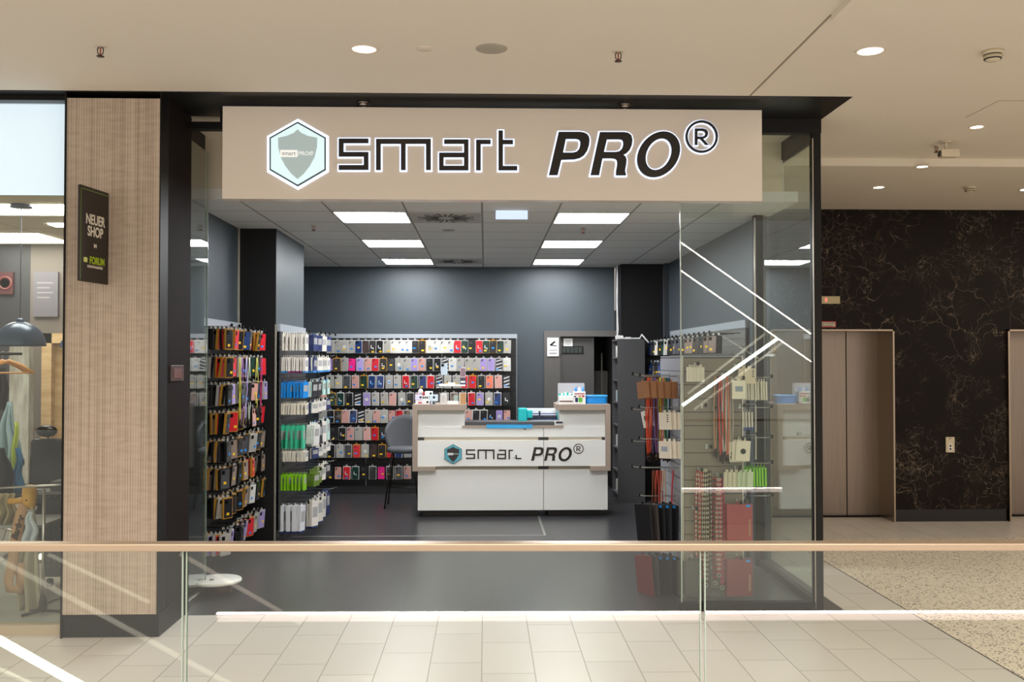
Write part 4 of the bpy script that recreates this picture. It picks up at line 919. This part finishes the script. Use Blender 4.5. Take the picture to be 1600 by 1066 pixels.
add_logo(ctr, cmap, -.041, False, 'counter', mat('emblem_teal', '5aa8b8', .4), mat('shield_dark', '2f2c2c', .4), .002)
ob('catch', cb_(xl(818), xl(822), CY-.018, CY-.012, zl(671.5), zl(670)), mat('bracket_dark', '2e2a24', .4), ctr)
def onc(px, py, Y=CY+.2): return atY(px, py, Y)
def cbox(name, px0, py0, px1, py1, Y, dep, c, label, cat, base=None, parts=None, group=None, bev=.002, rough=.4):
    a = atY(px0, py0, Y); b = atY(px1, py1, Y); z0 = base if base is not None else b.z
    o = ob(name, B(a.x, b.x, Y, Y+dep, z0, max(a.z, z0+.005)), mat('item_'+c, c, rough), bev=bev); tag(o, label, cat, group)
    for (nm, f, cc_) in (parts or []):
        wx, hz = b.x-a.x, a.z-z0
        if nm == 'lens_opening': ob(nm, MB().lathe([(0, -.003), (f[2], -.003), (f[2], .001)], (a.x+wx*f[0], Y, z0+hz*f[1]), 14, axis='y'), mat('item_'+cc_, cc_, .3), o)
        else: ob(nm, B(a.x+wx*f[0], a.x+wx*f[1], Y-.002, Y, z0+hz*f[2], z0+hz*f[3]), mat('item_'+cc_, cc_, .4), o)
    return o
WT = ZTOP
G1 = 'small boxes stacked on the left counter wing'
cbox('camera_box', 649, 626, 660, 633, CY+.02, .07, 'dfe4e8', 'pale box with red stripe, bottom left of the counter stack', 'box', WT, [('stripe', (.4, .9, .2, .6), 'c8402c')], G1)
cbox('camera_box', 660.2, 625, 671, 633, CY+.02, .07, 'e8e8e6', 'white box with black dot, bottom middle of the counter stack', 'box', WT, [('lens_opening', (.7, .5, .013), '1a1a1c')], G1)
cbox('camera_box', 671.4, 627, 680, 633, CY+.02, .07, '4a5058', 'dark striped box, bottom right of the counter stack', 'box', WT, [('stripe', (.2, .5, .1, .9), 'c8d4dc')], G1)
zz = atY(660, 625, CY+.02).z
cbox('camera_box', 648.5, 617, 659, 624.9, CY+.03, .06, 'd8d4ea', 'pale lilac box with black dot, left in the middle of the counter stack', 'box', zz, [('lens_opening', (.8, .5, .012), '1a1a2c')], G1)
cbox('camera_box', 659.4, 618.5, 669.5, 624.9, CY+.03, .06, 'e4e6e4', 'white box with three dark squares in the middle of the counter stack', 'box', zz, [('square', (.1, .3, .3, .8), '2c2c30'), ('square', (.4, .6, .3, .8), '2c2c30'), ('square', (.7, .9, .3, .8), '2c2c30')], G1)
cbox('camera_box', 671, 617, 684, 626.9, CY+.03, .06, 'cfe0ea', 'pale blue box with black dot, right in the middle of the counter stack', 'box', atY(675, 627, CY+.02).z, [('lens_opening', (.55, .6, .014), '14182c')], G1)
zz2 = atY(660, 618.5, CY+.03).z
cbox('camera_box', 664, 611.5, 676, 617, CY+.04, .05, 'e9eeea', 'white box with black dot on top of the counter stack', 'box', zz2, [('lens_opening', (.75, .5, .013), '1a1a1c')], G1)
cbox('camera_box', 660.5, 613, 663.6, 618.4, CY+.04, .04, 'b02838', 'tiny red box standing upright on the counter stack', 'box', zz2, None, G1)
m = MB(); q = atY(657, 617, CY+.04); m.lathe([(.0, 0), (.028, 0), (.03, .03), (.022, .055), (.008, .066), (0, .066)], (q.x, CY+.06, q.z), 16)
tag(ob('white_gadget', m, mat('item_e6e0e4', 'e6e0e4', .3)), 'rounded white gadget standing on the lilac box at the counter', 'gadget')
cbox('phone_card', 688, 615, 698, 633, CY+.05, .03, 'd5d3d0', 'upright pale grey phone box on the left counter wing', 'box', WT, [('printed_face', (.15, .85, .15, .85), 'c4c2be')])
cbox('phone_card', 709, 618, 716, 631, CY+.09, .02, '9fb0a8', 'upright grey green pack behind the flat white box', 'box', WT)
cbox('flat_box', 699, 627, 716, 632, CY+.02, .06, 'eceae4', 'flat white box lying on the left counter wing', 'box', WT)
cbox('kraft_carton', 718, 614.5, 728, 633, CY+.03, .05, 'b98f62', 'upright brown carton at the right end of the left counter wing', 'box', WT, [('pale_edge', (.0, .12, 0, 1), 'e0d2ba')])
rs = thing('display_riser', 'clear acrylic riser shelf on the left counter wing', 'riser', (atY(706, 604, CY+.15).x, CY+.15, WT))
za = atY(700, 603.5, CY+.15).z-WT; xa, xb = atY(687, 604, CY+.15).x-rs.location.x, atY(728, 604, CY+.15).x-rs.location.x
ob('shelf', B(xa, xb, -.07, .07, za-.006, za), GLASS, rs)
for xx in (xa, xb-.005): ob('side_panel', B(xx, xx+.005, -.07, .07, 0, za-.006), GLASS, rs)
zr = WT+za
for i, (a_, b2, h1, lab) in enumerate(((686, 699, 600, 'left'), (699.5, 711, 598, 'middle'), (711.5, 727, 601, 'right'))):
    cbox('flat_box', a_, h1, b2, 603.5, CY+.12, .05, 'eeeeec', f'flat white box, {lab} one on the acrylic riser', 'box', zr, group='flat boxes on the acrylic riser')
q = atY(694, 586, CY+.17); q0 = atY(694, 568, CY+.17)
ps = thing('phone_stand', 'thin metal stand on the riser holding a pale phone', 'phone stand', (q.x, CY+.19, zr))
ob('pole', MB().tube([(0, 0, 0), (0, 0, q.z-zr+.02)], .004, 8), STEEL, ps); ob('base', MB().lathe([(0, 0), (.03, 0), (.03, .006), (0, .006)], (0, 0, 0), 20), STEEL, ps); ob('clip', B(-.02, .02, -.008, .004, q.z-zr+.012, q.z-zr+.022), STEEL, ps)
ph = tag(ob('mobile_phone', MB().rbox(q.x-.037, q.x+.037, CY+.172, CY+.181, q.z+.0, q0.z, .008), mat('phone_pale_blue', 'b9c8d4', .25)), 'pale blue mobile phone held upright above the left counter wing', 'phone')
ob('camera_bump', MB().rbox(q.x-.032, q.x-.002, CY+.168, CY+.172, q0.z-.036, q0.z-.006, .006), mat('lens_black', '0c0c0e', .15), ph)
cbox('photo_box', 719, 574, 727.5, 590, CY+.14, .04, 'c8b8bc', 'small picture box standing second from top in the riser tower', 'box', atY(720, 590, CY+.14).z, [('picture', (.1, .9, .1, .9), '8a7078')])
cbox('photo_box', 719, 590.1, 727.5, 601, CY+.14, .04, '4a4650', 'dark picture box at the bottom of the riser tower', 'box', zr, [('white_band', (.1, .9, .4, .6), 'e8e8e8')])
# plotter
PYc = CY+.2; a = atY(810, 638.5, PYc); b = atY(879, 658.5, PYc)
pl_ = thing('cutting_plotter', 'teal and white cutting plotter on the middle of the counter', 'plotter', ((a.x+b.x)/2, PYc, zcen)); ww = (b.x-a.x)/2; hz = a.z-zcen
TEAL = mat('plotter_teal', '12b5b8', .3)
ob('end_housing', B(-ww, -ww+.10, -.01, .2, .02, hz), TEAL, pl_, .01); ob('end_housing', B(ww-.06, ww, -.01, .2, .02, hz), TEAL, pl_, .01)
ob('knob_housing', B(-ww+.10, -ww+.16, -.02, .05, .07, hz-.02), TEAL, pl_, .008)
for k, (c, h0, h1, yy) in enumerate((('dfe8f0', .02, .045, 0), ('2a3550', .05, .075, .03), ('1b2540', .09, .098, .02), ('dfe8f0', .100, .112, .02), ('3a62b0', .113, .122, .03), ('e8eef2', .124, hz-.005, .02))):
    ob('rail', B(-ww+.10, ww-.06, yy, .18, h0, h1), mat('plotter_'+c, c, .25), pl_)
ob('carriage', B(-.02, .0, .0, .05, .06, hz-.03), mat('carriage_navy', '182440', .3), pl_)
cbox('cutting_mat', 726, 659.5, 868, 664.5, CY+.0, .35, '4a4c4e', 'dark grey cutting mat lying on the counter middle', 'mat', zcen+.001)
bl = MB(); a = atY(760, 665, CY-.01); b = atY(832, 665, CY-.01); bl.box(a.x, b.x, CY-.024, CY-.021, zcen-.03, zcen+.012); bl.box(a.x, b.x, CY-.024, CY+.0, zcen+.009, zcen+.012)
tag(ob('blue_sheet', bl, mat('sheet_blue', '3aa8e0', .4)), 'sky blue plastic sheet folded over the counter front edge', 'sheet')
cbox('terminal', 866.5, 658, 881, 666, CY-.015, .08, 'd8d8d4', 'small white card terminal with dark screen beside the plotter', 'card terminal', zcen+.001, [('screen', (.15, .85, .45, .85), '1c2030')])
# right wing things
a = atY(870, 598.5, CY+.3); b = atY(913, 625, CY+.3)
lt = thing('laptop', 'open silver laptop seen from behind on the right counter wing', 'laptop', ((a.x+b.x)/2, CY+.22, WT))
ob('keyboard_base', B(-.15, .15, .02, .22, 0, .016), mat('laptop_silver', 'c4c4c8', .3, .3), lt, .002)
ob('screen_lid', MB().rbox(-.152, .152, 0, .007, 0, a.z-WT, .01), mat('laptop_silver', 'c4c4c8', .3, .3), lt)
ob('screen', B(-.142, .142, .007, .009, .012, a.z-WT-.012), mat('screen_dark', '15161a', .2), lt)
t = cbox('tissue_box', 873, 619, 896, 633, CY+.03, .12, 'e6e8e6', 'open white box with teal packets at the laptop', 'box', WT, [('brown_band', (.05, .95, .25, .42), '6a4a48')])
for i in range(7):
    q = atY(875+i*3, 617-abs(3-i)*-.8, CY+.08); c, cn = [('36b9a8', 'teal'), ('e9ecea', 'white')][i % 2]
    tag(ob('packet', B(-.012, .012, -.003, .003, -.045, .03), mat('pkt_'+c, c, .4), loc=(q.x, CY+.08+.004*i, q.z), rot=(0, random.uniform(-.4, .4), random.uniform(-.4, .4))), f'{cn} packet, {ORD[i]} from the left in the open white box', 'packet', 'packets in the open white box')
t = cbox('carton', 896.5, 612, 915, 633, CY+.03, .12, 'e9e8e4', 'white carton with coloured squares between laptop and blue case', 'box', WT,
         [('navy_square', (.12, .36, .15, .5), '1c2c5c'), ('green_square', (.4, .72, .15, .5), '5cb840'), ('red_square', (.7, .88, .55, .7), 'c02028'), ('black_square', (.04, .2, .55, .65), '20201c'), ('orange_square', (.42, .62, .55, .68), 'e09040'), ('red_lettering', (.06, .9, .78, .86), 'b05060')])
for i, (px, c, cn) in enumerate(((900, '3a8fe0', 'blue'), (905.5, 'eef0f2', 'white'), (911, '4a9ae4', 'blue'))):
    q = atY(px, 612, CY+.06); m = MB(); m.lathe([(0, 0), (.014, 0), (.015, .03), (.008, .04), (.008, .05), (0, .05)], (q.x, CY+.08, q.z), 14)
    tag(ob('small_bottle', m, mat('btl_'+c, c, .3)), f'{cn} capped little bottle, {["left","middle","right"][i]} of three on the white carton', 'bottle', 'little bottles on the carton')
a = atY(914.5, 617.5, CY+.1); b = atY(950, 633, CY+.1)
t = thing('plastic_case', 'bright blue oval plastic case on the right end of the counter', 'case', ((a.x+b.x)/2, CY+.15, WT)); ww = (b.x-a.x)/2; hz = a.z-WT
ob('body', MB().prism([(ww*math.copysign(abs(math.cos(t_))**.5, math.cos(t_))*.96, .08*math.copysign(abs(math.sin(t_))**.5, math.sin(t_))) for t_ in [i*math.pi/16 for i in range(32)]], 0, hz*.75, axis='z'), mat('case_blue', '1d8ee0', .3), t, .006)
ob('lid', MB().prism([(ww*math.copysign(abs(math.cos(t_))**.5, math.cos(t_)), .085*math.copysign(abs(math.sin(t_))**.5, math.sin(t_))) for t_ in [i*math.pi/16 for i in range(32)]], hz*.75, hz, axis='z'), mat('lid_blue', '3aa0ea', .3), t, .008)
# stool behind counter
st = thing('bar_stool', 'grey upholstered shell stool with thin black legs left of the counter', 'stool', (atY(630, 740, 11.5).x, 11.5, 0))
def shell(u, v):
    a = math.pi*(1.0*u)-0.0*math.pi; r = .225*(1-.25*(1-v)**2)
    return (r*math.cos(a+math.pi*1.0)*1.0, .0+r*.9*math.sin(a)*1.0, .66+.42*v*(.55+.45*math.sin(a)))
m = MB(); m.grid(shell, 20, 8)
o = ob('backrest', m, mat('stool_fabric', '5c5e62', .8), st); s_ = o.modifiers.new('s', 'SOLIDIFY'); s_.thickness = .03
ob('seat', MB().lathe([(0, .64), (.17, .64), (.2, .66), (.2, .69), (.16, .71), (0, .71)], (0, 0, 0), 24), mat('stool_fabric', '5c5e62', .8), st)
for sx, sy in ((-1, -1), (1, -1), (-1, 1), (1, 1)): ob('leg', MB().tube([(sx*.12, sy*.12, .65), (sx*.2, sy*.2, 0)], .009, 8), BLACK, st)
fr_ = MB(); fr_.tube([(-.18, -.18, .25), (.18, -.18, .25), (.18, .18, .25), (-.18, .18, .25), (-.18, -.18, .25)], .007, 6); ob('footrest', fr_, BLACK, st)
# round white disc stand
q = atZ(339, 905, .10)
t = thing('round_pedestal', 'low round white disc on a short brown base on the floor by the left entrance', 'pedestal', (q.x, q.y, 0))
ob('base', MB().lathe([(0, 0), (.08, 0), (.08, .08), (0, .08)], (0.03, 0, 0), 24), mat('pedestal_brown', '4a3a30', .4), t)
ob('disc', MB().lathe([(0, .08), (.178, .08), (.18, .085), (.18, .094), (.176, .1), (0, .1)], (0, 0, 0), 48), mat('disc_white', 'e6e4de', .35), t)
ob('button', MB().lathe([(0, .1), (.018, .1), (.018, .104), (0, .104)], (-.03, -.03, 0), 16), mat('button_grey', '55524e', .4), t)
q = atX(312, 597, -2.25)
m = MB(); pc = atY(314, 597, 7.9)
def bag(u, v):
    a = 2*math.pi*u; r = .07*math.sin(math.pi*(.05+.9*v))*(1+.22*math.sin(5*a)+.12*math.sin(9*a+3*v)); return (pc.x+r*math.cos(a), pc.y+r*math.sin(a), pc.z-.07+.14*v)

# ------------------------------------------------------------------ barber shop at the left
struct('floor', B(-9, -2.66, 6.2, 12, .0, .02), mat('barber_floor', 'bdb9b0', .3, noise=.05, nscale=3))
struct('trim_15', B(-6, -2.655, 6.18, 6.26, .0, .065), mat('beige_sill', 'b5a48c', .5))
wz = atY(50, 306, 6.25).z
struct('trim_16', B(-6, -2.655, 6.2, 6.26, 3.405, 3.44), BLACK)
struct('trim_16', B(-6, -2.655, 6.195, 6.21, 3.385, 3.405), mat('rail_bluegrey', '8090a0', .3))
o = struct('window_6', B(-6, -2.656, 6.215, 6.225, wz, 3.385), mat('frosted_band_glow', 'e2eef4', .18, emit=.42, emitc='c4e0f4', spec=.9))  # frosted band is no lamp; its bluish brightness is added emission
o = ob('window_7', B(-6, -2.656, 6.215, 6.225, .065, wz), GLASS); o['kind'] = 'structure'
BC = 2.93
struct('ceiling', B(-9, -2.66, 6.26, 10.6, BC, BC+.05), grid_mat('barber_ceiling', 'd6c8b0', 'a99a80', 1.25, .62, -4.2, 6.3, .015, 0, .8, .01))
struct('wall_left', B(-2.66, -2.655, 6.72, 10.5, .02, BC), mat('barber_side_wall', '8d8378', .7))
BWY = 10.0
xw = atY(48, 400, BWY).x
struct('wall_back', B(-9, xw, BWY, BWY+.1, .02, BC), mat('barber_dark_wall', '35353a', .5))
struct('wall_back', B(xw, -2.66, BWY, BWY+.1, .02, BC), mat('barber_taupe_wall', '6f665f', .6))
for i, (px0, py0, px1, py1) in enumerate(((-20, 320, 130, 334), (-40, 365, 60, 378), (88, 349, 130, 353))):
    a = atZ(px0, py1, BC); b = atZ(px1, py0, BC)
    t = tag(ob('ceiling_light', B(a.x, b.x, b.y, a.y if a.y > b.y else b.y+.4, BC-.012, BC), mat('barber_panel_glow', 'fff8ec', .5, emit=11)), ['wide bright ceiling panel nearest the barber shop window', 'bright ceiling panel in the second row of the barber shop', 'small bright ceiling panel at the right in the barber shop'][i], 'ceiling light')
# pendant
pp = atY(31, 540, 7.4)
t = thing('pendant_lamp', 'dark blue dome pendant lamp hanging in the barber shop window', 'pendant lamp', (pp.x, 7.4, BC))
zl0 = atY(31, 541, 7.4).z-BC; R_ = 37*7.4/1500
ob('shade', MB().lathe([(R_*math.cos(a), zl0+R_*1.03*math.sin(a)) for a in [i*math.pi/2/14 for i in range(14)]]+[(.02, zl0+R_*1.05)]+[(.02, zl0+R_*.98)]+[(R_*.97*math.cos(a), zl0+R_*.98*math.sin(a)) for a in [i*math.pi/2/14 for i in range(13, -1, -1)]], (0, 0, 0), 40), mat('shade_blue', '43536c', .28, .2), t)
ob('cap', MB().lathe([(.035, zl0+R_*.98), (.03, zl0+R_*1.08), (.018, zl0+R_*1.16), (0, zl0+R_*1.18)], (0, 0, 0), 20), mat('shade_blue', '43536c', .28, .2), t)
ob('cord', MB().tube([(0, 0, zl0+R_*1.15), (0, 0, 0)], .004, 6), mat('cord_grey', '6a7080', .4), t)
ob('canopy', MB().lathe([(.075, -.005), (.08, -.028), (0, -.03)], (0, 0, 0), 24), mat('canopy_grey', '5a6272', .3, .5), t)
ob('bulb', MB().lathe([(0, zl0+.03), (.035, zl0+.05), (.04, zl0+.09), (0, zl0+.14)], (0, 0, 0), 16), mat('bulb_glow', 'fff0d0', .4, emit=3), t)
pp = atY(112, 541, 8.6)
t = thing('pendant_lamp', 'second dome pendant, mostly hidden behind the ribbed pillar edge', 'pendant lamp', (pp.x, 8.6, BC)); z2 = atY(100, 543, 8.6).z-BC; R2_ = .10
ob('shade', MB().lathe([(R2_*math.cos(a), z2+R2_*1.03*math.sin(a)) for a in [i*math.pi/2/10 for i in range(10)]]+[(.01, z2+R2_*1.05)], (0, 0, 0), 30), mat('shade_blue', '43536c', .28, .2), t)
ob('cord', MB().tube([(0, 0, z2+R2_), (0, 0, 0)], .004, 6), mat('cord_grey', '6a7080', .4), t)
LW = plankwood('light_oak', 'c8a272', 'ddbd8e'); WP = plankwood('whitewashed_plank', 'b9b3a4', 'e6e4da', (12, 12, 2.5))
def at3(px0, py0, px1, py1, Y): a = atY(px0, py0, Y); b = atY(px1, py1, Y); return a.x, b.x, b.z, a.z
x0, x1, z0, z1 = at3(68, 521, 125, 900, BWY-.1)
dr = struct('door_2', B(x0+.1, x1, BWY-.06, BWY-.02, .02, z1-.1), plankwood('door_oak', 'c09a68', 'd8b784', (2, 2, 10)))
fr = MB(); fr.box(x0, x0+.1, BWY-.14, BWY, .02, z1); fr.box(x0, x1, BWY-.14, BWY, z1-.1, z1); struct('trim_17', fr, LW)
x0, x1, z0, z1 = at3(15, 541, 42, 900, 9.2)
struct('column_left', B(x0, x1, 9.2, 9.3, .02, atY(30, 522, 9.2).z), WP)
x0, x1, z0, z1 = at3(52, 425, 90, 495, BWY-.03)
t = tag(ob('wall_poster', B(x0, x1, BWY-.03, BWY, z0, z1), mat('poster_grey', '6c6870', .5)), 'pale grey wall poster in the barber shop above the wooden door', 'poster')
for k in range(4): ob('text_line', B(x0+.04, x0+.2-.03*(k % 2), BWY-.032, BWY-.03, z1-.12-k*.05, z1-.105-k*.05), mat('poster_text', '8f8a8f', .5), t)
x0, x1, z0, z1 = at3(-6, 425, 20, 460, BWY-.03)
t = tag(ob('wall_poster', B(x0, x1, BWY-.03, BWY, z0, z1), mat('poster_dark_red', '4a2226', .5)), 'dim dark red poster on the dark barber shop wall', 'poster')
ob('ring_motif', MB().lathe([(.05, -.002), (.05, -.004), (.075, -.004), (.075, -.002)], (x0+.09, BWY-.03, (z0+z1)/2), 20, axis='y'), mat('poster_ring', '6a3436', .5), t)
# clothes rail with hangers
rail_z = atY(10, 553, 8.4).z
t = thing('clothes_rail', 'black clothes rail at the left edge of the barber shop', 'clothes rail', (atY(5, 700, 8.4).x, 8.4, .02)); lx = t.location.x
ob('rail', MB().tube([(-.35, 0, rail_z-.02), (.15, 0, rail_z-.02)], .012), BLACK, t); ob('post', MB().tube([(-.35, 0, 0), (-.35, 0, rail_z)], .012), BLACK, t)
ob('foot', MB().tube([(-.35, -.25, .012), (-.35, .25, .012)], .012), BLACK, t)
HW = mat('hanger_wood', 'c98c48', .35)
for i, (px, rz_) in enumerate(((4, .45), (14, .30))):
    q = atY(px, 560, 8.4); m = MB(); h = thing('clothes_hanger', f'wooden clothes hanger, {["left","right"][i]} of two on the barber shop rail', 'hanger', (q.x, 8.4, rail_z), rz_)
    h.location.z = rail_z+.0
    m.tube([(-.20, 0, -.17), (-.1, 0, -.10), (0, 0, -.06), (.1, 0, -.10), (.20, 0, -.17)], [.012, .014, .016, .014, .012], 8); ob('shoulder_bar', m, HW, h); ob('trouser_bar', MB().tube([(-.19, 0, -.165), (.19, 0, -.165)], .008), HW, h)
    ob('hook', MB().tube([(0, 0, -.06), (0, 0, -.02), (.015, 0, -.005), (.012, 0, .018), (-.008, 0, .018), (-.016, 0, .006)], .003), STEEL, h)
def cloth(name, px0, py0, px1, py1, Y, c, label, cat, top=.35, fold=5, amp=.03, parts=None, lean=0):
    x0, x1, z0, z1 = at3(px0, py0, px1, py1, Y); cx, hw = (x0+x1)/2, (x1-x0)/2; rnd = random.Random(px0+py0); ph = rnd.random()*6
    def f(u, v):
        wdt = hw*(top+(1-top)*min(1, v*1.6)); s_ = (u*2-1)
        return (cx+s_*wdt+lean*v*hw+.01*math.sin(9*v+ph), Y+amp*math.sin(fold*math.pi*u+ph)*(0.3+v)-.0, z1-(z1-z0)*v*(1-.06*math.sin(3*math.pi*u+ph)))
    m = MB(); m.grid(f, 28, 16); o = ob(name, m, mat('cloth_'+c, c, .85)); s = o.modifiers.new('s', 'SOLIDIFY'); s.thickness = .008
    return tag(o, label, cat)
cloth('barber_cape', -8, 628, 34, 735, 8.2, '9fb6bd', 'pale blue barber cape hanging at the left edge of the photo', 'cape', .1, 5, .05, lean=.0)
cloth('towel', 18, 660, 30, 760, 8.1, 'b8c84a', 'narrow lime towel hanging in front of the pale cape', 'towel', .5, 3)
cloth('towel', 24, 700, 34, 765, 8.05, '2f6f9a', 'narrow blue towel hanging right of the lime towel', 'towel', .6, 3)
cloth('jacket', -20, 700, 24, 775, 7.9, '1c1c20', 'black jacket hanging below the pale cape at the left edge', 'jacket', .3, 4, .04)
cloth('garment', -6, 575, 14, 640, 8.6, '2a2420', 'dark brown garment on the rail behind the hangers', 'garment', .6, 4, .03)
# barber chair
ch = thing('barber_chair', 'black leather barber chair with round headrest behind the shop window', 'barber chair', (atY(70, 760, 8.6).x, 8.68, .02)); LE = mat('black_leather', '17181a', .28)
cxh = ch.location.x; zh = atY(68, 678, 8.6).z
def ell3(cx, cy, cz, a, b, c): return lambda u, v: (cx+a*math.cos(2*math.pi*u)*math.sin(math.pi*v), cy+b*math.sin(2*math.pi*u)*math.sin(math.pi*v), cz+c*math.cos(math.pi*v))
m = MB(); m.grid(ell3(-.01, -.03, zh, .092, .05, .055), 24, 12); ob('headrest', m, LE, ch)
ob('headrest_post', MB().tube([(-.01, 0, zh-.04), (-.01, 0, zh-.12)], .012), STEEL, ch)
za_, zb2 = atY(70, 690, 8.6).z, atY(70, 775, 8.6).z
ob('backrest', MB().prism([(-.13, za_), (.09, za_), (.13, za_-.03), (.16, zb2), (-.16, zb2), (-.15, za_-.03)], -.05, .06), LE, ch, .02)
ob('seat', B(-.24, .24, -.35, .06, .5, .62), LE, ch, .03)
ob('pump', MB().lathe([(0, 0), (.3, 0), (.3, .03), (.07, .05), (.06, .5), (0, .5)], (0, -.12, 0), 28), STEEL, ch)
for sx in (-1, 1): ob('armrest', B(sx*.27-.035, sx*.27+.035, -.32, .05, .78, .84), LE, ch, .012); ob('arm_bracket', B(sx*.27-.015, sx*.27+.015, -.1, .02, .52, .78), STEEL, ch)
# trolley with perforated side
x0, x1, z0, z1 = at3(66, 768, 140, 935, 7.3)
tr = thing('tool_trolley', 'black salon trolley with perforated side and dim drawers by the window', 'trolley', (x0, 7.3, .02)); TB = mat('trolley_black', '1f1f20', .4)
ob('cabinet', B(0, .5, 0, .4, .1, z1-.02-.02), TB, tr, .004); ob('top_tray', B(-.03, .52, -.03, .42, z1-.04, z1-.02), mat('tray_steel', '7c7c7a', .35, .6), tr)
ob('drawer', B(.02, .48, -.012, 0, z1-.22, z1-.08), mat('drawer_dark', '2a2a2b', .4), tr)
m = MB()
for i in range(9):
    for j in range(14): m.lathe([(0, -.003), (.006, -.003), (.006, .001)], (.05+i*.045, 0, .18+j*.04), 6, 0, 'y')
ob('perforation', m, mat('hole_grey', '6a6a68', .4), tr)
for sx in (.04, .46):
    ob('castor', MB().lathe([(0, -.015), (.035, -.015), (.035, .015), (0, .015)], (sx, .05, .045), 16, axis='x'), BLACK, tr); ob('castor', MB().lathe([(0, -.015), (.035, -.015), (.035, .015), (0, .015)], (sx, .35, .045), 16, axis='x'), BLACK, tr)
ob('equipment', B(.05, .3, .02, .25, z1-.02, z1+.05), mat('gear_grey', '3a3a3b', .4), tr)
# tall metal stand
q = atY(67, 960, 6.6)
sd = thing('metal_stand', 'thin chrome stand with clamp feet just inside the barber window', 'stand', (q.x, 6.6, .02))
ob('pole', MB().tube([(0, 0, .02), (0, 0, atY(67, 768, 6.6).z)], .011, 10), STEEL, sd); zt9 = atY(67, 768, 6.6).z
ob('crossbar', MB().tube([(-.35, 0, zt9), (.25, 0, zt9+.03)], .008), STEEL, sd)
ob('clamp', MB().lathe([(.02, .02), (.028, .04), (.026, .1), (.014, .13)], (0, 0, 0), 12), mat('clamp_dark', '2c2a28', .4, .5), sd)
ob('foot', MB().tube([(-.12, -.05, .01), (0, 0, .03), (.12, .05, .01)], .01), mat('clamp_dark', '2c2a28', .4, .5), sd)
# wooden hair dryer on a stand
YH = 6.75
a = atY(35, 758, YH); b = atY(57, 808, YH); hw = (b.x-a.x)/2; cx = (a.x+b.x)/2
hd = thing('wooden_hair_dryer', 'yellow wooden hair dryer tied with a pale cord in the barber window', 'hair dryer', (cx, YH, b.z)); H_ = a.z-b.z; YW = mat('yellow_wood', 'c48f2c', .35, noise=.1, nscale=15)
ob('body', MB().lathe([(0, 0), (hw*.62, 0), (hw*.72, H_*.1), (hw*.9, H_*.45), (hw*1.0, H_*.7), (hw*.92, H_*.93), (hw*.55, H_), (0, H_)], (0, 0, 0), 28), YW, hd)
ob('handle', MB().tube([(-hw*.6, 0, H_*.52), (-hw*1.6, 0, H_*.5), (-hw*2.9, 0, H_*.48)], [.028, .02, .022], 12), YW, hd)
ob('screw', MB().lathe([(0, -hw*.97), (.006, -hw*.97), (.006, -hw*.9)], (0, 0, H_*.55), 10, axis='y'), BLACK, hd)
tag(ob('cord_tie', MB().tube([(cx+hw*.9*math.cos(t_), YH+hw*.9*math.sin(t_), b.z+H_*.25+.01*math.sin(2*t_)) for t_ in [k*math.pi/10 for k in range(21)]], .006, 6), mat('cord_pale', 'b8bccc', .5)), 'pale cord wound around the yellow wooden hair dryer', 'cord')
def strap(u, v):
    pass
# printed brown strap
pts = [(37, 790), (30, 812), (24, 845), (20, 880), (14, 905), (16, 920), (30, 922), (33, 905), (30, 880)]
P3 = [atY(*p_, YH-.05) for p_ in pts]; m = MB(); n0 = len(P3)
for i, p_ in enumerate(P3):
    d = (P3[min(i+1, n0-1)]-P3[max(i-1, 0)]).normalized(); s_ = Vector((-d.z, 0, d.x))*.035
    m.v += [tuple(p_-s_), tuple(p_+s_+Vector((0, .012*math.sin(i), 0)))]
for i in range(n0-1): m.face([2*i, 2*i+2, 2*i+3, 2*i+1], 0, True)
o = ob('printed_strap', m, mat('strap_tan', '9a7448', .6)); s_ = o.modifiers.new('s', 'SOLIDIFY'); s_.thickness = .006
tag(o, 'tan strap with dark script lettering looped below the wooden hair dryer', 'strap')
text('lettering', 'Barber', .062, mat('strap_ink', '2c1a10', .5), o, tuple(atY(28, 824, YH-.062)), rot=(0, math.radians(-74), 0), off=.002, shear=.25)
cloth('apron', 30, 792, 64, 955, YH-.02, 'a89a84', 'beige cloth draped below the wooden hair dryer down to the floor', 'cloth', .3, 4, .03)
cloth('napkin', 38, 800, 58, 850, YH-.1, 'b8bcc0', 'pale grey napkin hanging from the wooden hair dryer', 'napkin', .2, 3, .02)
cloth('patterned_cloth', -15, 772, 28, 822, YH+.1, 'a89878', 'crumpled beige patterned cloth left of the wooden hair dryer', 'cloth', .8, 7, .05)
tag(ob('side_table', MB().box(a.x-.75, a.x+.12, YH+.02, YH+.5, atY(10, 822, YH).z-.02, atY(10, 822, YH).z).box(a.x-.02, a.x+.01, YH+.04, YH+.07, .02, atY(10, 822, YH).z-.02).box(a.x-.72, a.x-.69, YH+.04, YH+.07, .02, atY(10, 822, YH).z-.02), mat('table_grey', '8c8a86', .4)), 'grey side table under the patterned cloth in the barber window', 'table')
wh = MB(); q = atY(-8, 880, 7.6); wh.tube([(q.x+.28*math.cos(t_), 7.6, q.z+.28*math.sin(t_)) for t_ in [k*math.pi/12 for k in range(25)]], .012, 8)
for k in range(6): wh.tube([(q.x, 7.6, q.z), (q.x+.28*math.cos(k*math.pi/3+.2), 7.6, q.z+.28*math.sin(k*math.pi/3+.2))], .004, 5)
tag(ob('chair_footring', wh, STEEL), 'chrome ring of a salon chair at the left edge of the photo', 'chair ring')
cb3 = MB(); cb3.tube([atY(45, 955, 6.7), atY(58, 953, 6.7), atY(70, 945, 6.7), atY(85, 938, 6.75), atY(102, 933, 6.8)], .006, 6)
tag(ob('floor_cable', cb3, BLACK), 'black cable trailing over the barber shop floor to the stand', 'cable')
